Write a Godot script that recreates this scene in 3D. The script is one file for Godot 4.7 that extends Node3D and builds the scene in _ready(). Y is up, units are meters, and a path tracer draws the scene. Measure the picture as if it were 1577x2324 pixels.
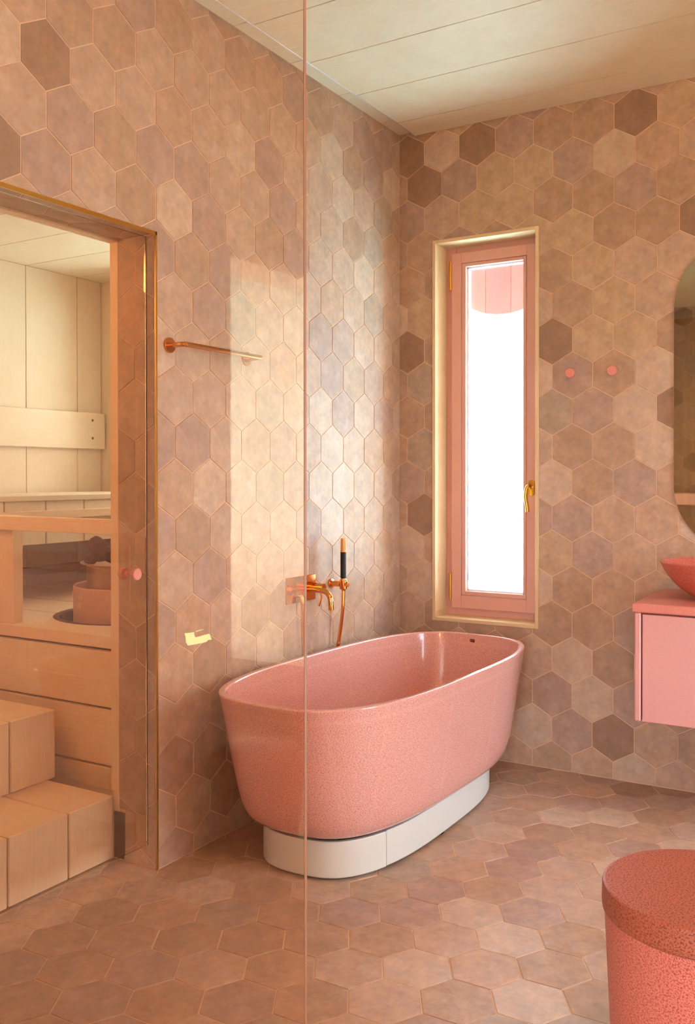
extends Node3D

const S := 0.1            # edge of a hexagon tile
const HW := 0.0866025     # half its width
const CEIL := 2.808
const IMG_W := 1577.0
const IMG_H := 2324.0
const CAM_POS := Vector3(2.05145, 1.2516, 3.84683)
const FOCAL := 2124.18
const PP := Vector2(800.04, 1099.01)
const B_TONES = {Vector2i(0, 0): 4, Vector2i(1, 1): 4, Vector2i(0, 4): 4, Vector2i(0, 6): 3, Vector2i(0, 12): 4, Vector2i(6, 8): 4, Vector2i(8, 8): 6, Vector2i(8, 10): 3, Vector2i(8, 14): 4, Vector2i(7, 9): 3, Vector2i(7, 11): 2, Vector2i(2, 12): 3, Vector2i(2, 10): 2, Vector2i(3, 15): 4, Vector2i(9, 9): 2, Vector2i(9, 11): 2, Vector2i(10, 8): 0, Vector2i(10, 10): 2, Vector2i(10, 12): 3, Vector2i(11, 9): 3, Vector2i(11, 11): 5, Vector2i(2, 0): 3, Vector2i(6, 0): 4, Vector2i(7, 1): 6, Vector2i(9, 1): 6, Vector2i(10, 0): 3, Vector2i(11, 1): 4, Vector2i(14, 10): 2, Vector2i(14, 12): 3, Vector2i(12, 10): 3, Vector2i(12, 12): 5, Vector2i(15, 13): 4, Vector2i(16, 10): 0, Vector2i(16, 8): 3, Vector2i(17, 9): 3, Vector2i(17, 11): 4, Vector2i(17, 15): 2, Vector2i(18, 8): 2, Vector2i(18, 10): 5, Vector2i(1, 5): 7, Vector2i(1, 7): 7, Vector2i(0, 8): 2, Vector2i(0, 10): 2, Vector2i(1, 11): 0, Vector2i(1, 13): 5, Vector2i(2, 6): 7, Vector2i(2, 4): 7, Vector2i(1, 3): 3, Vector2i(2, 8): 2, Vector2i(3, 9): 7, Vector2i(4, 10): 7, Vector2i(5, 11): 7, Vector2i(6, 10): 7, Vector2i(6, 12): 7, Vector2i(7, 13): 0, Vector2i(8, 12): 0, Vector2i(9, 13): 0}
const L_TONES = {Vector2i(2, 23): 4, Vector2i(1, 22): 2, Vector2i(3, 24): 1, Vector2i(3, 22): 3, Vector2i(4, 23): 3, Vector2i(4, 25): 4, Vector2i(4, 21): 1, Vector2i(3, 20): 2, Vector2i(2, 21): 1, Vector2i(2, 19): 1, Vector2i(1, 18): 1, Vector2i(0, 17): 2, Vector2i(3, 10): 3, Vector2i(8, 11): 6, Vector2i(10, 11): 6, Vector2i(6, 13): 6, Vector2i(9, 16): 3, Vector2i(0, 7): 2, Vector2i(5, 2): 6, Vector2i(3, 2): 6, Vector2i(2, 1): 6, Vector2i(2, 5): 0, Vector2i(1, 6): 0, Vector2i(4, 3): 0, Vector2i(10, 5): 0, Vector2i(11, 6): 0, Vector2i(9, 6): 0, Vector2i(0, 13): 2, Vector2i(1, 14): 1, Vector2i(0, 15): 1, Vector2i(4, 15): 3, Vector2i(6, 15): 3, Vector2i(10, 15): 0, Vector2i(12, 17): 1, Vector2i(13, 16): 5}
const F_TONES = {Vector2i(1, 2): 3, Vector2i(1, 0): 3, Vector2i(2, -1): 2, Vector2i(2, 1): 2, Vector2i(-1, -2): 1, Vector2i(3, 2): 0, Vector2i(2, 5): 0, Vector2i(3, 6): 2, Vector2i(4, 5): 0, Vector2i(1, 4): 0, Vector2i(-1, 10): 0, Vector2i(2, -5): 2, Vector2i(2, -7): 2, Vector2i(2, -3): 2, Vector2i(3, -2): 2, Vector2i(1, -8): 2, Vector2i(2, -9): 2, Vector2i(3, -10): 3, Vector2i(-1, 0): 0, Vector2i(-1, 4): 5, Vector2i(-2, 7): 3, Vector2i(-3, 6): 0, Vector2i(-3, 10): 2, Vector2i(-5, 12): 3, Vector2i(-6, 13): 4, Vector2i(-6, 15): 4, Vector2i(-4, 9): 0, Vector2i(-1, 6): 3, Vector2i(-2, 3): 5}
# base colours of the tile glaze: cream, beige, tan, mauve, brown, peach, grey beige, sand
const TONES = [Color(0.86, 0.75, 0.67), Color(0.81, 0.68, 0.60), Color(0.74, 0.60, 0.50), Color(0.73, 0.60, 0.555), Color(0.60, 0.455, 0.365), Color(0.80, 0.645, 0.54), Color(0.72, 0.63, 0.56), Color(0.82, 0.69, 0.56)]

var cam_basis: Basis
var M := {}
var tile_mats := {}
var hex_meshes := []
var rng := RandomNumberGenerator.new()
var counts := {}


func _ready():
	rng.seed = 7
	light_and_camera()
	materials()
	build_floor()
	build_walls()
	unseen_side_window()
	build_ceiling()
	build_sauna_room()
	build_hall()
	build_outside()
	build_window()
	build_sauna_door()
	build_glass_screen()
	build_bathtub()
	build_vanity()
	build_pouf()
	build_sauna_things()
	sauna_fill_lamp()
	build_fittings()


# ------------------------------------------------------------------ camera and light
func light_and_camera():
	var cam := Camera3D.new()
	cam.name = "camera"
	cam.position = CAM_POS
	cam_basis = Basis(Vector3.UP, deg_to_rad(30.9374)) * Basis(Vector3.RIGHT, deg_to_rad(-0.5494)) * Basis(Vector3.BACK, deg_to_rad(-0.0369))
	cam.basis = cam_basis
	cam.projection = Camera3D.PROJECTION_FRUSTUM
	cam.near = 0.05
	cam.far = 200.0
	cam.size = IMG_H / FOCAL * cam.near
	cam.frustum_offset = Vector2((IMG_W / 2.0 - PP.x) / FOCAL * cam.near, (PP.y - IMG_H / 2.0) / FOCAL * cam.near)
	add_child(cam)
	cam.current = true
	var sky := ProceduralSkyMaterial.new()
	sky.sky_top_color = Color(0.86, 0.95, 1.0)
	sky.sky_horizon_color = Color(0.93, 0.98, 1.0)
	sky.ground_bottom_color = Color(0.8, 0.8, 0.78)
	sky.ground_horizon_color = Color(0.9, 0.9, 0.9)
	sky.sun_angle_max = 1.0
	var env := Environment.new()
	env.background_mode = Environment.BG_SKY
	env.sky = Sky.new()
	env.sky.sky_material = sky
	env.background_energy_multiplier = 1.9
	env.tonemap_mode = Environment.TONE_MAPPER_LINEAR
	env.tonemap_exposure = 10.0
	env.sdfgi_enabled = true
	env.ssao_enabled = true
	env.ssil_enabled = true
	var we := WorldEnvironment.new()
	we.name = "environment"
	we.environment = env
	add_child(we)
	# high sun over the garden, passing along the house so that it lights the ground and not the rooms
	var sun := DirectionalLight3D.new()
	sun.name = "sun"
	sun.basis = Basis.looking_at(Vector3(0.62, -1.0, 0.0), Vector3.BACK)
	sun.light_color = Color(0.98, 1.0, 0.98)
	sun.light_energy = SUN
	sun.light_angular_distance = 1.0
	sun.sky_mode = DirectionalLight3D.SKY_MODE_LIGHT_ONLY
	sun.shadow_enabled = true
	add_child(sun)
	# unseen warm ceiling lamps, out of view, placed to warm the walls and ceiling
	for q in [[Vector3(2.5, 2.797, 4.3), "unseen round ceiling lamp behind the camera, placed to warm the room", 1.0], [Vector3(2.75, 2.797, 2.3), "unseen round ceiling lamp out of the picture on the right, placed to light the upper back wall", 0.5]]:
		var p: Vector3 = q[0]
		var t = thing("unseen_ceiling_lamp", q[1], "lamp", p)
		var rim := st()
		lathe(rim, [Vector2(0.125, 0.011), Vector2(0.13, 0.0), Vector2(0.13, -0.03), Vector2(0.118, -0.034), Vector2(0.116, -0.024)])
		obj("rim", rim, mat(Color(0.8, 0.75, 0.7), 0.5), t)
		var dif := st()
		lathe(dif, [Vector2(0.116, -0.024), Vector2(0.1, -0.032), Vector2(0.05, -0.036), Vector2(0.0001, -0.037)])
		var glow := mat(Color(1, 0.9, 0.8), 0.5)
		glow.emission_enabled = true
		glow.emission = Color(1.0, 0.78, 0.55)
		glow.emission_energy_multiplier = 0.4
		obj("diffuser", dif, glow, t)
		var l := OmniLight3D.new()
		l.name = "unseen_ceiling_lamp_light"
		l.position = p + Vector3(0, -0.16, 0)
		l.light_color = Color(1.0, 0.68, 0.38)
		l.light_energy = UNSEEN_LAMP * q[2]
		l.light_size = 0.1
		l.omni_range = 12.0
		l.omni_attenuation = 2.0
		l.shadow_enabled = true
		add_child(l)

const UNSEEN_LAMP := 0.125
const SUN := 3.2


func sauna_fill_lamp():  # added fill light for the sauna platform and steps
	var t = thing("sauna_fill_lamp", "added warm fill lamp on the sauna front wall, out of the picture", "lamp", Vector3(-0.75, 1.95, 3.0))
	obj("back_plate", box_mesh(Vector3(-0.09, -0.12, -0.02), Vector3(0.09, 0.12, -0.001), 0.004), M.brass, t)
	var s := st()
	box(s, Vector3(-0.075, -0.105, -0.10), Vector3(0.075, 0.105, -0.021), 0.012)
	var g := mat(Color(1.0, 0.88, 0.74), 0.4)
	g.emission_enabled = true
	g.emission = Color(1.0, 0.72, 0.45)
	g.emission_energy_multiplier = 0.3
	obj("shade", s, g, t)
	var l := OmniLight3D.new()
	l.name = "sauna_fill_light"
	l.position = Vector3(-0.75, 1.95, 2.8)
	l.light_color = Color(1.0, 0.78, 0.56)
	l.light_energy = 0.03
	l.light_size = 0.08
	l.omni_range = 8.0
	l.omni_attenuation = 2.0
	l.shadow_enabled = true
	add_child(l)


# ------------------------------------------------------------------ helpers
func st() -> SurfaceTool:
	var s := SurfaceTool.new()
	s.begin(Mesh.PRIMITIVE_TRIANGLES)
	return s

func mat(c: Color, rough := 0.6, metal := 0.0) -> StandardMaterial3D:
	var m := StandardMaterial3D.new()
	m.albedo_color = c
	m.roughness = rough
	m.metallic = metal
	return m

func numbered(n: String, parent) -> String:
	var key := str(parent.get_instance_id()) + n
	var k: int = counts.get(key, 0)
	counts[key] = k + 1
	return n if k == 0 else "%s_%03d" % [n, k]

func obj(called: String, s, m: Material, parent = self, at := Transform3D()) -> MeshInstance3D:
	var o := MeshInstance3D.new()
	o.mesh = s.commit() if s is SurfaceTool else s
	o.material_override = m
	o.name = numbered(called, parent)
	o.transform = at
	o.cast_shadow = GeometryInstance3D.SHADOW_CASTING_SETTING_ON
	parent.add_child(o, true)
	return o

func thing(called: String, label: String, category: String, at := Vector3.ZERO, turn := 0.0, group := "") -> Node3D:
	var o := Node3D.new()
	o.name = numbered(called, self)
	o.position = at
	o.rotation.y = turn
	add_child(o, true)
	return tag(o, label, category, group)

func tag(o, label: String, category: String, group := ""):
	o.set_meta("label", label)
	o.set_meta("category", category)
	if group:
		o.set_meta("group", group)
	return o

func structure(called: String, s, m: Material, label: String, category: String) -> MeshInstance3D:
	var o := obj(called, s, m)
	tag(o, label, category)
	o.set_meta("kind", "structure")
	return o

func tri(s: SurfaceTool, p: Array, n: Vector3, uv: Array, ns: Array = []):
	var order := [0, 1, 2]
	if (p[1] - p[0]).cross(p[2] - p[0]).dot(n) > 0.0:
		order = [0, 2, 1]
	for i in order:
		s.set_normal(ns[i] if ns else n)
		s.set_uv(uv[i])
		s.add_vertex(p[i])

func quad(s: SurfaceTool, a: Vector3, b: Vector3, c: Vector3, d: Vector3, n: Vector3, uv := []):
	var u = uv if uv else [Vector2.ZERO, Vector2.RIGHT, Vector2.ONE, Vector2.DOWN]
	tri(s, [a, b, c], n, [u[0], u[1], u[2]])
	tri(s, [a, c, d], n, [u[0], u[2], u[3]])

# a chamfered box; texture runs in metres with u along axis `grain`
func box(s: SurfaceTool, lo: Vector3, hi: Vector3, bev := 0.0, grain := 0, off := Vector2.ZERO):
	var c := (lo + hi) / 2.0
	var h := (hi - lo) / 2.0
	bev = minf(bev, minf(h.x, minf(h.y, h.z)) * 0.9)
	var uvf := func(p: Vector3, ax: int) -> Vector2:
		var u: float
		var v: float
		if ax == grain:
			u = p[(ax + 1) % 3] * 0.3
			v = p[(ax + 2) % 3]
		else:
			u = p[grain]
			v = p[3 - ax - grain]
		return Vector2(u, v) + off
	for ax in 3:
		var a1 := (ax + 1) % 3
		var a2 := (ax + 2) % 3
		for sg in [-1.0, 1.0]:
			var n := Vector3.ZERO
			n[ax] = sg
			var q := []
			for k in [[-1, -1], [1, -1], [1, 1], [-1, 1]]:
				var p := c
				p[ax] += sg * h[ax]
				p[a1] += k[0] * (h[a1] - bev)
				p[a2] += k[1] * (h[a2] - bev)
				q.append(p)
			quad(s, q[0], q[1], q[2], q[3], n, [uvf.call(q[0], ax), uvf.call(q[1], ax), uvf.call(q[2], ax), uvf.call(q[3], ax)])
			if bev > 0.0:
				for sg2 in [-1.0, 1.0]:
					# the edge between face ax/sg and face a1/sg2
					var n2 := n
					n2[a1] = sg2
					n2 = n2.normalized()
					var e := []
					for k in [-1.0, 1.0]:
						var p1 := c
						p1[ax] += sg * h[ax]
						p1[a1] += sg2 * (h[a1] - bev)
						p1[a2] += k * (h[a2] - bev)
						var p2 := c
						p2[ax] += sg * (h[ax] - bev)
						p2[a1] += sg2 * h[a1]
						p2[a2] += k * (h[a2] - bev)
						e.append([p1, p2])
					quad(s, e[0][0], e[0][1], e[1][1], e[1][0], n2, [uvf.call(e[0][0], ax), uvf.call(e[0][1], ax), uvf.call(e[1][1], ax), uvf.call(e[1][0], ax)])
	if bev > 0.0:
		for sx in [-1.0, 1.0]:
			for sy in [-1.0, 1.0]:
				for sz in [-1.0, 1.0]:
					var d := Vector3(sx, sy, sz)
					var q := []
					for ax in 3:
						var p := c + d * (h - Vector3.ONE * bev)
						p[ax] = c[ax] + d[ax] * h[ax]
						q.append(p)
					tri(s, q, d.normalized(), [uvf.call(q[0], 0), uvf.call(q[1], 0), uvf.call(q[2], 0)])

func box_mesh(lo: Vector3, hi: Vector3, bev := 0.0, grain := 0, off := Vector2.ZERO) -> SurfaceTool:
	var s := st()
	box(s, lo, hi, bev, grain, off)
	return s

func rnd2() -> Vector2:
	return Vector2(rng.randf() * 3.0, rng.randf() * 3.0)

# a smooth skin over rows of points; `inside` is a point function giving the outward side
func grid(s: SurfaceTool, rows: Array, closed_u := true, closed_v := false, flip := false, uv_scale := Vector2.ONE):
	var nv := rows.size()
	var nu: int = rows[0].size()
	var nrm := []
	for j in nv:
		var line := []
		for i in nu:
			var i0 := (i - 1 + nu) % nu if closed_u else maxi(i - 1, 0)
			var i1 := (i + 1) % nu if closed_u else mini(i + 1, nu - 1)
			var j0 := (j - 1 + nv) % nv if closed_v else maxi(j - 1, 0)
			var j1 := (j + 1) % nv if closed_v else mini(j + 1, nv - 1)
			var n: Vector3 = (rows[j][i1] - rows[j][i0]).cross(rows[j1][i] - rows[j0][i])
			n = n.normalized() if n.length() > 1e-12 else Vector3.ZERO
			line.append(-n if flip else n)
		nrm.append(line)
	for j in (nv if closed_v else nv - 1):
		var j2 := (j + 1) % nv
		for i in (nu if closed_u else nu - 1):
			var i2 := (i + 1) % nu
			var p := [rows[j][i], rows[j][i2], rows[j2][i2], rows[j2][i]]
			var n := [nrm[j][i], nrm[j][i2], nrm[j2][i2], nrm[j2][i]]
			var mean: Vector3 = n[0] + n[1] + n[2] + n[3]
			for k in 4:
				if n[k] == Vector3.ZERO:
					n[k] = mean.normalized()
			var uv := [Vector2(float(i) / nu, float(j) / nv) * uv_scale, Vector2(float(i + 1) / nu, float(j) / nv) * uv_scale, Vector2(float(i + 1) / nu, float(j + 1) / nv) * uv_scale, Vector2(float(i) / nu, float(j + 1) / nv) * uv_scale]
			if not p[0].is_equal_approx(p[1]):
				tri(s, [p[0], p[1], p[2]], mean, [uv[0], uv[1], uv[2]], [n[0], n[1], n[2]])
			if not p[2].is_equal_approx(p[3]):
				tri(s, [p[0], p[2], p[3]], mean, [uv[0], uv[2], uv[3]], [n[0], n[2], n[3]])

# profile of (radius, height) turned about y, rising outside / falling inside
func lathe(s: SurfaceTool, prof: Array, seg := 40, at := Transform3D()):
	var rows := []
	for q in prof:
		var line := []
		for i in seg:
			var a := TAU * i / seg
			line.append(at * Vector3(q.x * cos(a), q.y, q.x * sin(a)))
		rows.append(line)
	grid(s, sharp(rows), true, false, false)

# doubles the rows where a profile turns sharply, so that the edge stays crisp
func sharp(rows: Array) -> Array:
	var out := [rows[0]]
	for j in range(1, rows.size() - 1):
		var a: Vector3 = rows[j][0] - rows[j - 1][0]
		var b: Vector3 = rows[j + 1][0] - rows[j][0]
		if a.normalized().dot(b.normalized()) < 0.8 and a.length() > 1e-5 and b.length() > 1e-5:
			var e := minf(0.02, minf(a.length(), b.length()) * 0.08)
			var r1 := []
			var r2 := []
			for i in rows[j].size():
				r1.append(rows[j][i] + (rows[j - 1][i] - rows[j][i]).normalized() * e)
				r2.append(rows[j][i] + (rows[j + 1][i] - rows[j][i]).normalized() * e)
			out.append(r1)
			out.append(r2)
		else:
			out.append(rows[j])
	out.append(rows[-1])
	return out

func tube(s: SurfaceTool, path: Array, rad, seg := 14, caps := true):
	var rows := []
	var up := Vector3.UP
	var d0: Vector3 = (path[1] - path[0]).normalized()
	if absf(d0.dot(up)) > 0.9:
		up = Vector3.RIGHT
	var x := d0.cross(up).normalized()
	for i in path.size():
		var d: Vector3 = (path[mini(i + 1, path.size() - 1)] - path[maxi(i - 1, 0)]).normalized()
		x = (x - d * x.dot(d)).normalized()
		var y := d.cross(x)
		var r: float = rad[i] if rad is Array else rad
		var line := []
		for k in seg:
			var a := TAU * k / seg
			line.append(path[i] + (x * cos(a) + y * sin(a)) * r)
		rows.append(line)
	grid(s, rows, true, false, true)
	if caps:
		for e in [0, path.size() - 1]:
			var n: Vector3 = (path[0] - path[1]).normalized() if e == 0 else (path[-1] - path[-2]).normalized()
			for k in seg:
				tri(s, [path[e], rows[e][k], rows[e][(k + 1) % seg]], n, [Vector2.ZERO, Vector2.ZERO, Vector2.ZERO])

func smooth_path(pts: Array, n := 8) -> Array:
	var c := Curve3D.new()
	for i in pts.size():
		var t: Vector3 = (pts[mini(i + 1, pts.size() - 1)] - pts[maxi(i - 1, 0)]) / 6.0
		c.add_point(pts[i], -t, t)
	var out := []
	for i in pts.size() - 1:
		for k in n:
			out.append(c.sample(i, float(k) / n))
	out.append(pts[-1])
	return out

# a flat polygon (in x, y) given depth along z with a bevelled face
func slab(s: SurfaceTool, poly: PackedVector2Array, z0: float, z1: float, bev := 0.0, uvt := Transform2D()):
	if Geometry2D.is_polygon_clockwise(poly):
		poly.reverse()
	var n := poly.size()
	var top := PackedVector2Array()
	for i in n:
		var e := minf((poly[i] - poly[i - 1]).length(), (poly[(i + 1) % n] - poly[i]).length())
		var a := (poly[i] - poly[i - 1]).normalized()
		var b := (poly[(i + 1) % n] - poly[i]).normalized()
		var na := Vector2(-a.y, a.x)
		var nb := Vector2(-b.y, b.x)
		var k := 1.0 + na.dot(nb)
		top.append(poly[i] + (na + nb) / maxf(k, 0.3) * minf(bev, e * 0.3))
	for i in n:
		var j := (i + 1) % n
		var d := (poly[j] - poly[i]).normalized()
		var out := Vector3(d.y, -d.x, 0)
		var p := [Vector3(poly[i].x, poly[i].y, z0), Vector3(poly[j].x, poly[j].y, z0), Vector3(poly[j].x, poly[j].y, z1 - bev), Vector3(poly[i].x, poly[i].y, z1 - bev), Vector3(top[i].x, top[i].y, z1), Vector3(top[j].x, top[j].y, z1)]
		var ui := uvt * poly[i]
		var uj := uvt * poly[j]
		quad(s, p[0], p[1], p[2], p[3], out, [ui, uj, uj, ui])
		if bev > 0.0:
			quad(s, p[3], p[2], p[5], p[4], (out + Vector3(0, 0, 1)).normalized(), [ui, uj, uvt * top[j], uvt * top[i]])
	var idx := Geometry2D.triangulate_polygon(top)
	for k in range(0, idx.size(), 3):
		var q := [top[idx[k]], top[idx[k + 1]], top[idx[k + 2]]]
		tri(s, [Vector3(q[0].x, q[0].y, z1), Vector3(q[1].x, q[1].y, z1), Vector3(q[2].x, q[2].y, z1)], Vector3.BACK, [uvt * q[0], uvt * q[1], uvt * q[2]])
		tri(s, [Vector3(q[0].x, q[0].y, z0), Vector3(q[1].x, q[1].y, z0), Vector3(q[2].x, q[2].y, z0)], Vector3.FORWARD, [uvt * q[0], uvt * q[1], uvt * q[2]])

func seen(p: Vector3, margin := 120.0) -> bool:
	var q := cam_basis.inverse() * (p - CAM_POS)
	if q.z > -0.3:
		return false
	var x := PP.x + FOCAL * q.x / -q.z
	var y := PP.y - FOCAL * q.y / -q.z
	return x > -margin and x < IMG_W + margin and y > -margin and y < IMG_H + margin


# ------------------------------------------------------------------ materials
func noise(f: float, seed_: int, w: int, h: int, type := FastNoiseLite.TYPE_SIMPLEX_SMOOTH, oct := 3) -> PackedByteArray:
	var n := FastNoiseLite.new()
	n.noise_type = type
	n.frequency = f
	n.seed = seed_
	n.fractal_octaves = oct
	var im := n.get_seamless_image(w, h)
	im.convert(Image.FORMAT_L8)
	return im.get_data()

func stretched(f: float, seed_: int, w: int, h: int, kx: int, W: int, H: int) -> PackedByteArray:
	var n := FastNoiseLite.new()
	n.noise_type = FastNoiseLite.TYPE_SIMPLEX_SMOOTH
	n.frequency = f
	n.seed = seed_
	var im := n.get_seamless_image(w / kx, h)
	im.convert(Image.FORMAT_L8)
	im.resize(W, H, Image.INTERPOLATE_CUBIC)
	return im.get_data()

func tex(data: PackedByteArray, w: int, h: int, form := Image.FORMAT_RGB8) -> ImageTexture:
	return ImageTexture.create_from_image(Image.create_from_data(w, h, false, form, data))

func tile_texture(k: int) -> ImageTexture:
	var w := 256
	var a := noise(0.009, 10 + k, w, w)
	var b := noise(0.035, 30 + k, w, w)
	var c := noise(0.28, 50 + k, w, w, FastNoiseLite.TYPE_SIMPLEX, 2)
	var d := noise(0.012, 70 + k, w, w)
	var out := PackedByteArray()
	out.resize(w * w * 3)
	for i in w * w:
		var fa := a[i] / 255.0 - 0.5
		var fb := b[i] / 255.0 - 0.5
		var fc := c[i] / 255.0 - 0.5
		var fd := d[i] / 255.0 - 0.5
		var v := 0.93 + fa * 0.12 + fb * 0.07 + fc * 0.08
		var warm := fd * 0.07
		out[i * 3] = int(clampf(v + warm * 0.5, 0, 1) * 255)
		out[i * 3 + 1] = int(clampf(v, 0, 1) * 255)
		out[i * 3 + 2] = int(clampf(v - warm, 0, 1) * 255)
	return tex(out, w, w)

func wood_texture(seed_: int, lo: Color, hi: Color, fine: float, broad: float) -> ImageTexture:
	var w := 512
	var h := 512
	var a := stretched(0.02, seed_, w, h, 8, w, h)
	var b := stretched(0.12, seed_ + 1, w, h, 16, w, h)
	var c := noise(0.008, seed_ + 2, w, h)
	var out := PackedByteArray()
	out.resize(w * h * 3)
	for i in w * h:
		var g := a[i] / 255.0
		var ring := 0.5 + 0.5 * sin(g * 34.0 + c[i] / 255.0 * 4.0)
		var t := clampf(0.5 + (ring - 0.5) * broad + (b[i] / 255.0 - 0.5) * fine + (c[i] / 255.0 - 0.5) * 0.35, 0, 1)
		var q := lo.lerp(hi, t)
		out[i * 3] = int(q.r * 255)
		out[i * 3 + 1] = int(q.g * 255)
		out[i * 3 + 2] = int(q.b * 255)
	return tex(out, w, h)

func speckle_texture(seed_: int, f: float, base: Color, dark: Color, pale: Color, share: float) -> ImageTexture:
	var w := 512
	var a := noise(f, seed_, w, w, FastNoiseLite.TYPE_SIMPLEX, 2)
	var b := noise(f * 1.7, seed_ + 1, w, w, FastNoiseLite.TYPE_SIMPLEX, 1)
	var out := PackedByteArray()
	out.resize(w * w * 3)
	for i in w * w:
		var q := base
		var fa := a[i] / 255.0
		var fb := b[i] / 255.0
		q = q.lerp(dark, smoothstep(0.62 - share, 0.80 - share, fa) * 0.9)
		q = q.lerp(pale, smoothstep(0.60, 0.85, fb) * 0.45)
		out[i * 3] = int(q.r * 255)
		out[i * 3 + 1] = int(q.g * 255)
		out[i * 3 + 2] = int(q.b * 255)
	return tex(out, w, w)

func wood(seed_: int, lo: Color, hi: Color, fine := 0.5, broad := 0.4, rough := 0.55) -> StandardMaterial3D:
	var m := mat(Color.WHITE, rough)
	m.albedo_texture = wood_texture(seed_, lo, hi, fine, broad)
	m.uv1_scale = Vector3(1.4, 1.4, 1)
	return m

func speckled(seed_: int, f: float, base: Color, dark: Color, pale: Color, share: float, size: float, rough: float) -> StandardMaterial3D:
	var m := mat(Color.WHITE, rough)
	m.albedo_texture = speckle_texture(seed_, f, base, dark, pale, share)
	m.uv1_triplanar = true
	m.uv1_scale = Vector3.ONE / size
	return m

func materials():
	M.grout = mat(Color(0.89, 0.76, 0.64), 0.85)
	var texs := []
	for k in 5:
		texs.append(tile_texture(k))
	var bump := NoiseTexture2D.new()
	bump.width = 256
	bump.height = 256
	bump.seamless = true
	bump.noise = FastNoiseLite.new()
	bump.noise.seed = 5
	bump.noise.frequency = 0.02
	bump.noise.fractal_octaves = 4
	for t in TONES.size():
		for k in 5:
			for ground in [false, true]:
				var m := mat(TONES[t].lerp(Color(0.80, 0.69, 0.60), 0.35), 0.42 if ground else 0.5)
				m.albedo_texture = texs[k]
				m.metallic_specular = 0.4
				m.heightmap_enabled = true
				m.heightmap_texture = bump
				m.heightmap_scale = 0.16 if ground else 0.06
				tile_mats[Vector3i(t, k, int(ground))] = m
	M.tile_far = mat(Color(0.79, 0.67, 0.58), 0.5)
	M.tile_far.albedo_texture = texs[0]
	M.ply = wood(101, Color(0.87, 0.78, 0.65), Color(0.92, 0.86, 0.76), 0.25, 0.22, 0.6)
	M.aspen = wood(131, Color(0.90, 0.83, 0.73), Color(0.94, 0.89, 0.81), 0.35, 0.2, 0.6)
	M.timber = wood(151, Color(0.94, 0.80, 0.66), Color(0.97, 0.88, 0.76), 0.55, 0.25, 0.6)
	M.pine = wood(171, Color(0.85, 0.73, 0.56), Color(0.91, 0.82, 0.67), 0.4, 0.3, 0.5)
	M.gap = mat(Color(0.16, 0.09, 0.05), 0.9)
	M.jamb_foot_shade = mat(Color(0.36, 0.23, 0.20), 0.9)
	M.dark_wood = mat(Color(0.32, 0.2, 0.13), 0.8)
	M.pink_paint = mat(Color(0.87, 0.66, 0.61), 0.4)
	M.pink_dark = mat(Color(0.70, 0.36, 0.28), 0.45)
	M.brass = mat(Color(0.83, 0.66, 0.30), 0.28, 1.0)
	M.copper = mat(Color(0.90, 0.61, 0.36), 0.07, 1.0)
	M.rubber = mat(Color(0.05, 0.045, 0.045), 0.55)
	M.alu = mat(Color(0.86, 0.85, 0.88), 0.35, 0.6)
	M.white = mat(Color(0.82, 0.82, 0.80), 0.45)
	M.pane = mat(Color(1, 1, 1, 0.02), 0.02)
	M.pane.transparency = BaseMaterial3D.TRANSPARENCY_ALPHA
	M.screen_glass = tinted(Color(1.0, 0.93, 0.875))
	M.door_glass = tinted(Color(0.985, 0.955, 0.92))
	M.durat = speckled(201, 0.16, Color(0.89, 0.665, 0.63), Color(0.62, 0.29, 0.26), Color(0.94, 0.77, 0.73), 0.035, 0.36, 0.22)
	M.durat.clearcoat_enabled = true
	M.durat.clearcoat = 0.6
	M.durat.clearcoat_roughness = 0.06
	M.durat_red = speckled(221, 0.11, Color(0.84, 0.47, 0.41), Color(0.58, 0.22, 0.18), Color(0.94, 0.70, 0.62), 0.055, 0.32, 0.45)
	M.durat_shaded = speckled(231, 0.11, Color(0.69, 0.37, 0.275), Color(0.43, 0.14, 0.095), Color(0.80, 0.53, 0.42), 0.055, 0.34, 0.5)  # stool colour darkened for the dimmer light on the lid top
	M.vanity = speckled(241, 0.2, Color(0.86, 0.64, 0.63), Color(0.81, 0.56, 0.55), Color(0.89, 0.69, 0.68), -0.02, 0.4, 0.45)
	M.counter = speckled(251, 0.2, Color(0.86, 0.54, 0.50), Color(0.72, 0.40, 0.36), Color(0.92, 0.64, 0.60), 0.0, 0.4, 0.35)

	M.hook = speckled(261, 0.2, Color(0.88, 0.57, 0.53), Color(0.74, 0.40, 0.36), Color(0.93, 0.67, 0.63), 0.0, 0.4, 0.4)
	M.basin = speckled(271, 0.15, Color(0.83, 0.44, 0.38), Color(0.56, 0.20, 0.17), Color(0.93, 0.64, 0.57), 0.05, 0.40, 0.22)
	M.bronze = mat(Color(0.80, 0.56, 0.30), 0.22, 1.0)

func tinted(c: Color) -> StandardMaterial3D:
	var m := mat(Color(c.r, c.g, c.b, 0.0), 0.0)
	m.refraction_enabled = true
	m.refraction_scale = 0.05
	return m


# ------------------------------------------------------------------ hexagon tiles
func hexagon(c: Vector2, gap := 0.0017) -> PackedVector2Array:
	var p := PackedVector2Array()
	for k in 6:
		var a := PI / 6.0 + k * PI / 3.0
		p.append(c + Vector2(cos(a), sin(a)) * (S - gap * 1.1547))
	return p

func uv_of(c: Vector2, k: int) -> Transform2D:
	return Transform2D(k * 1.0472 + 0.3, Vector2(0.5, 0.5)) * Transform2D(0, Vector2(4.2, 4.2), 0, Vector2.ZERO) * Transform2D(0, -c)

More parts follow.
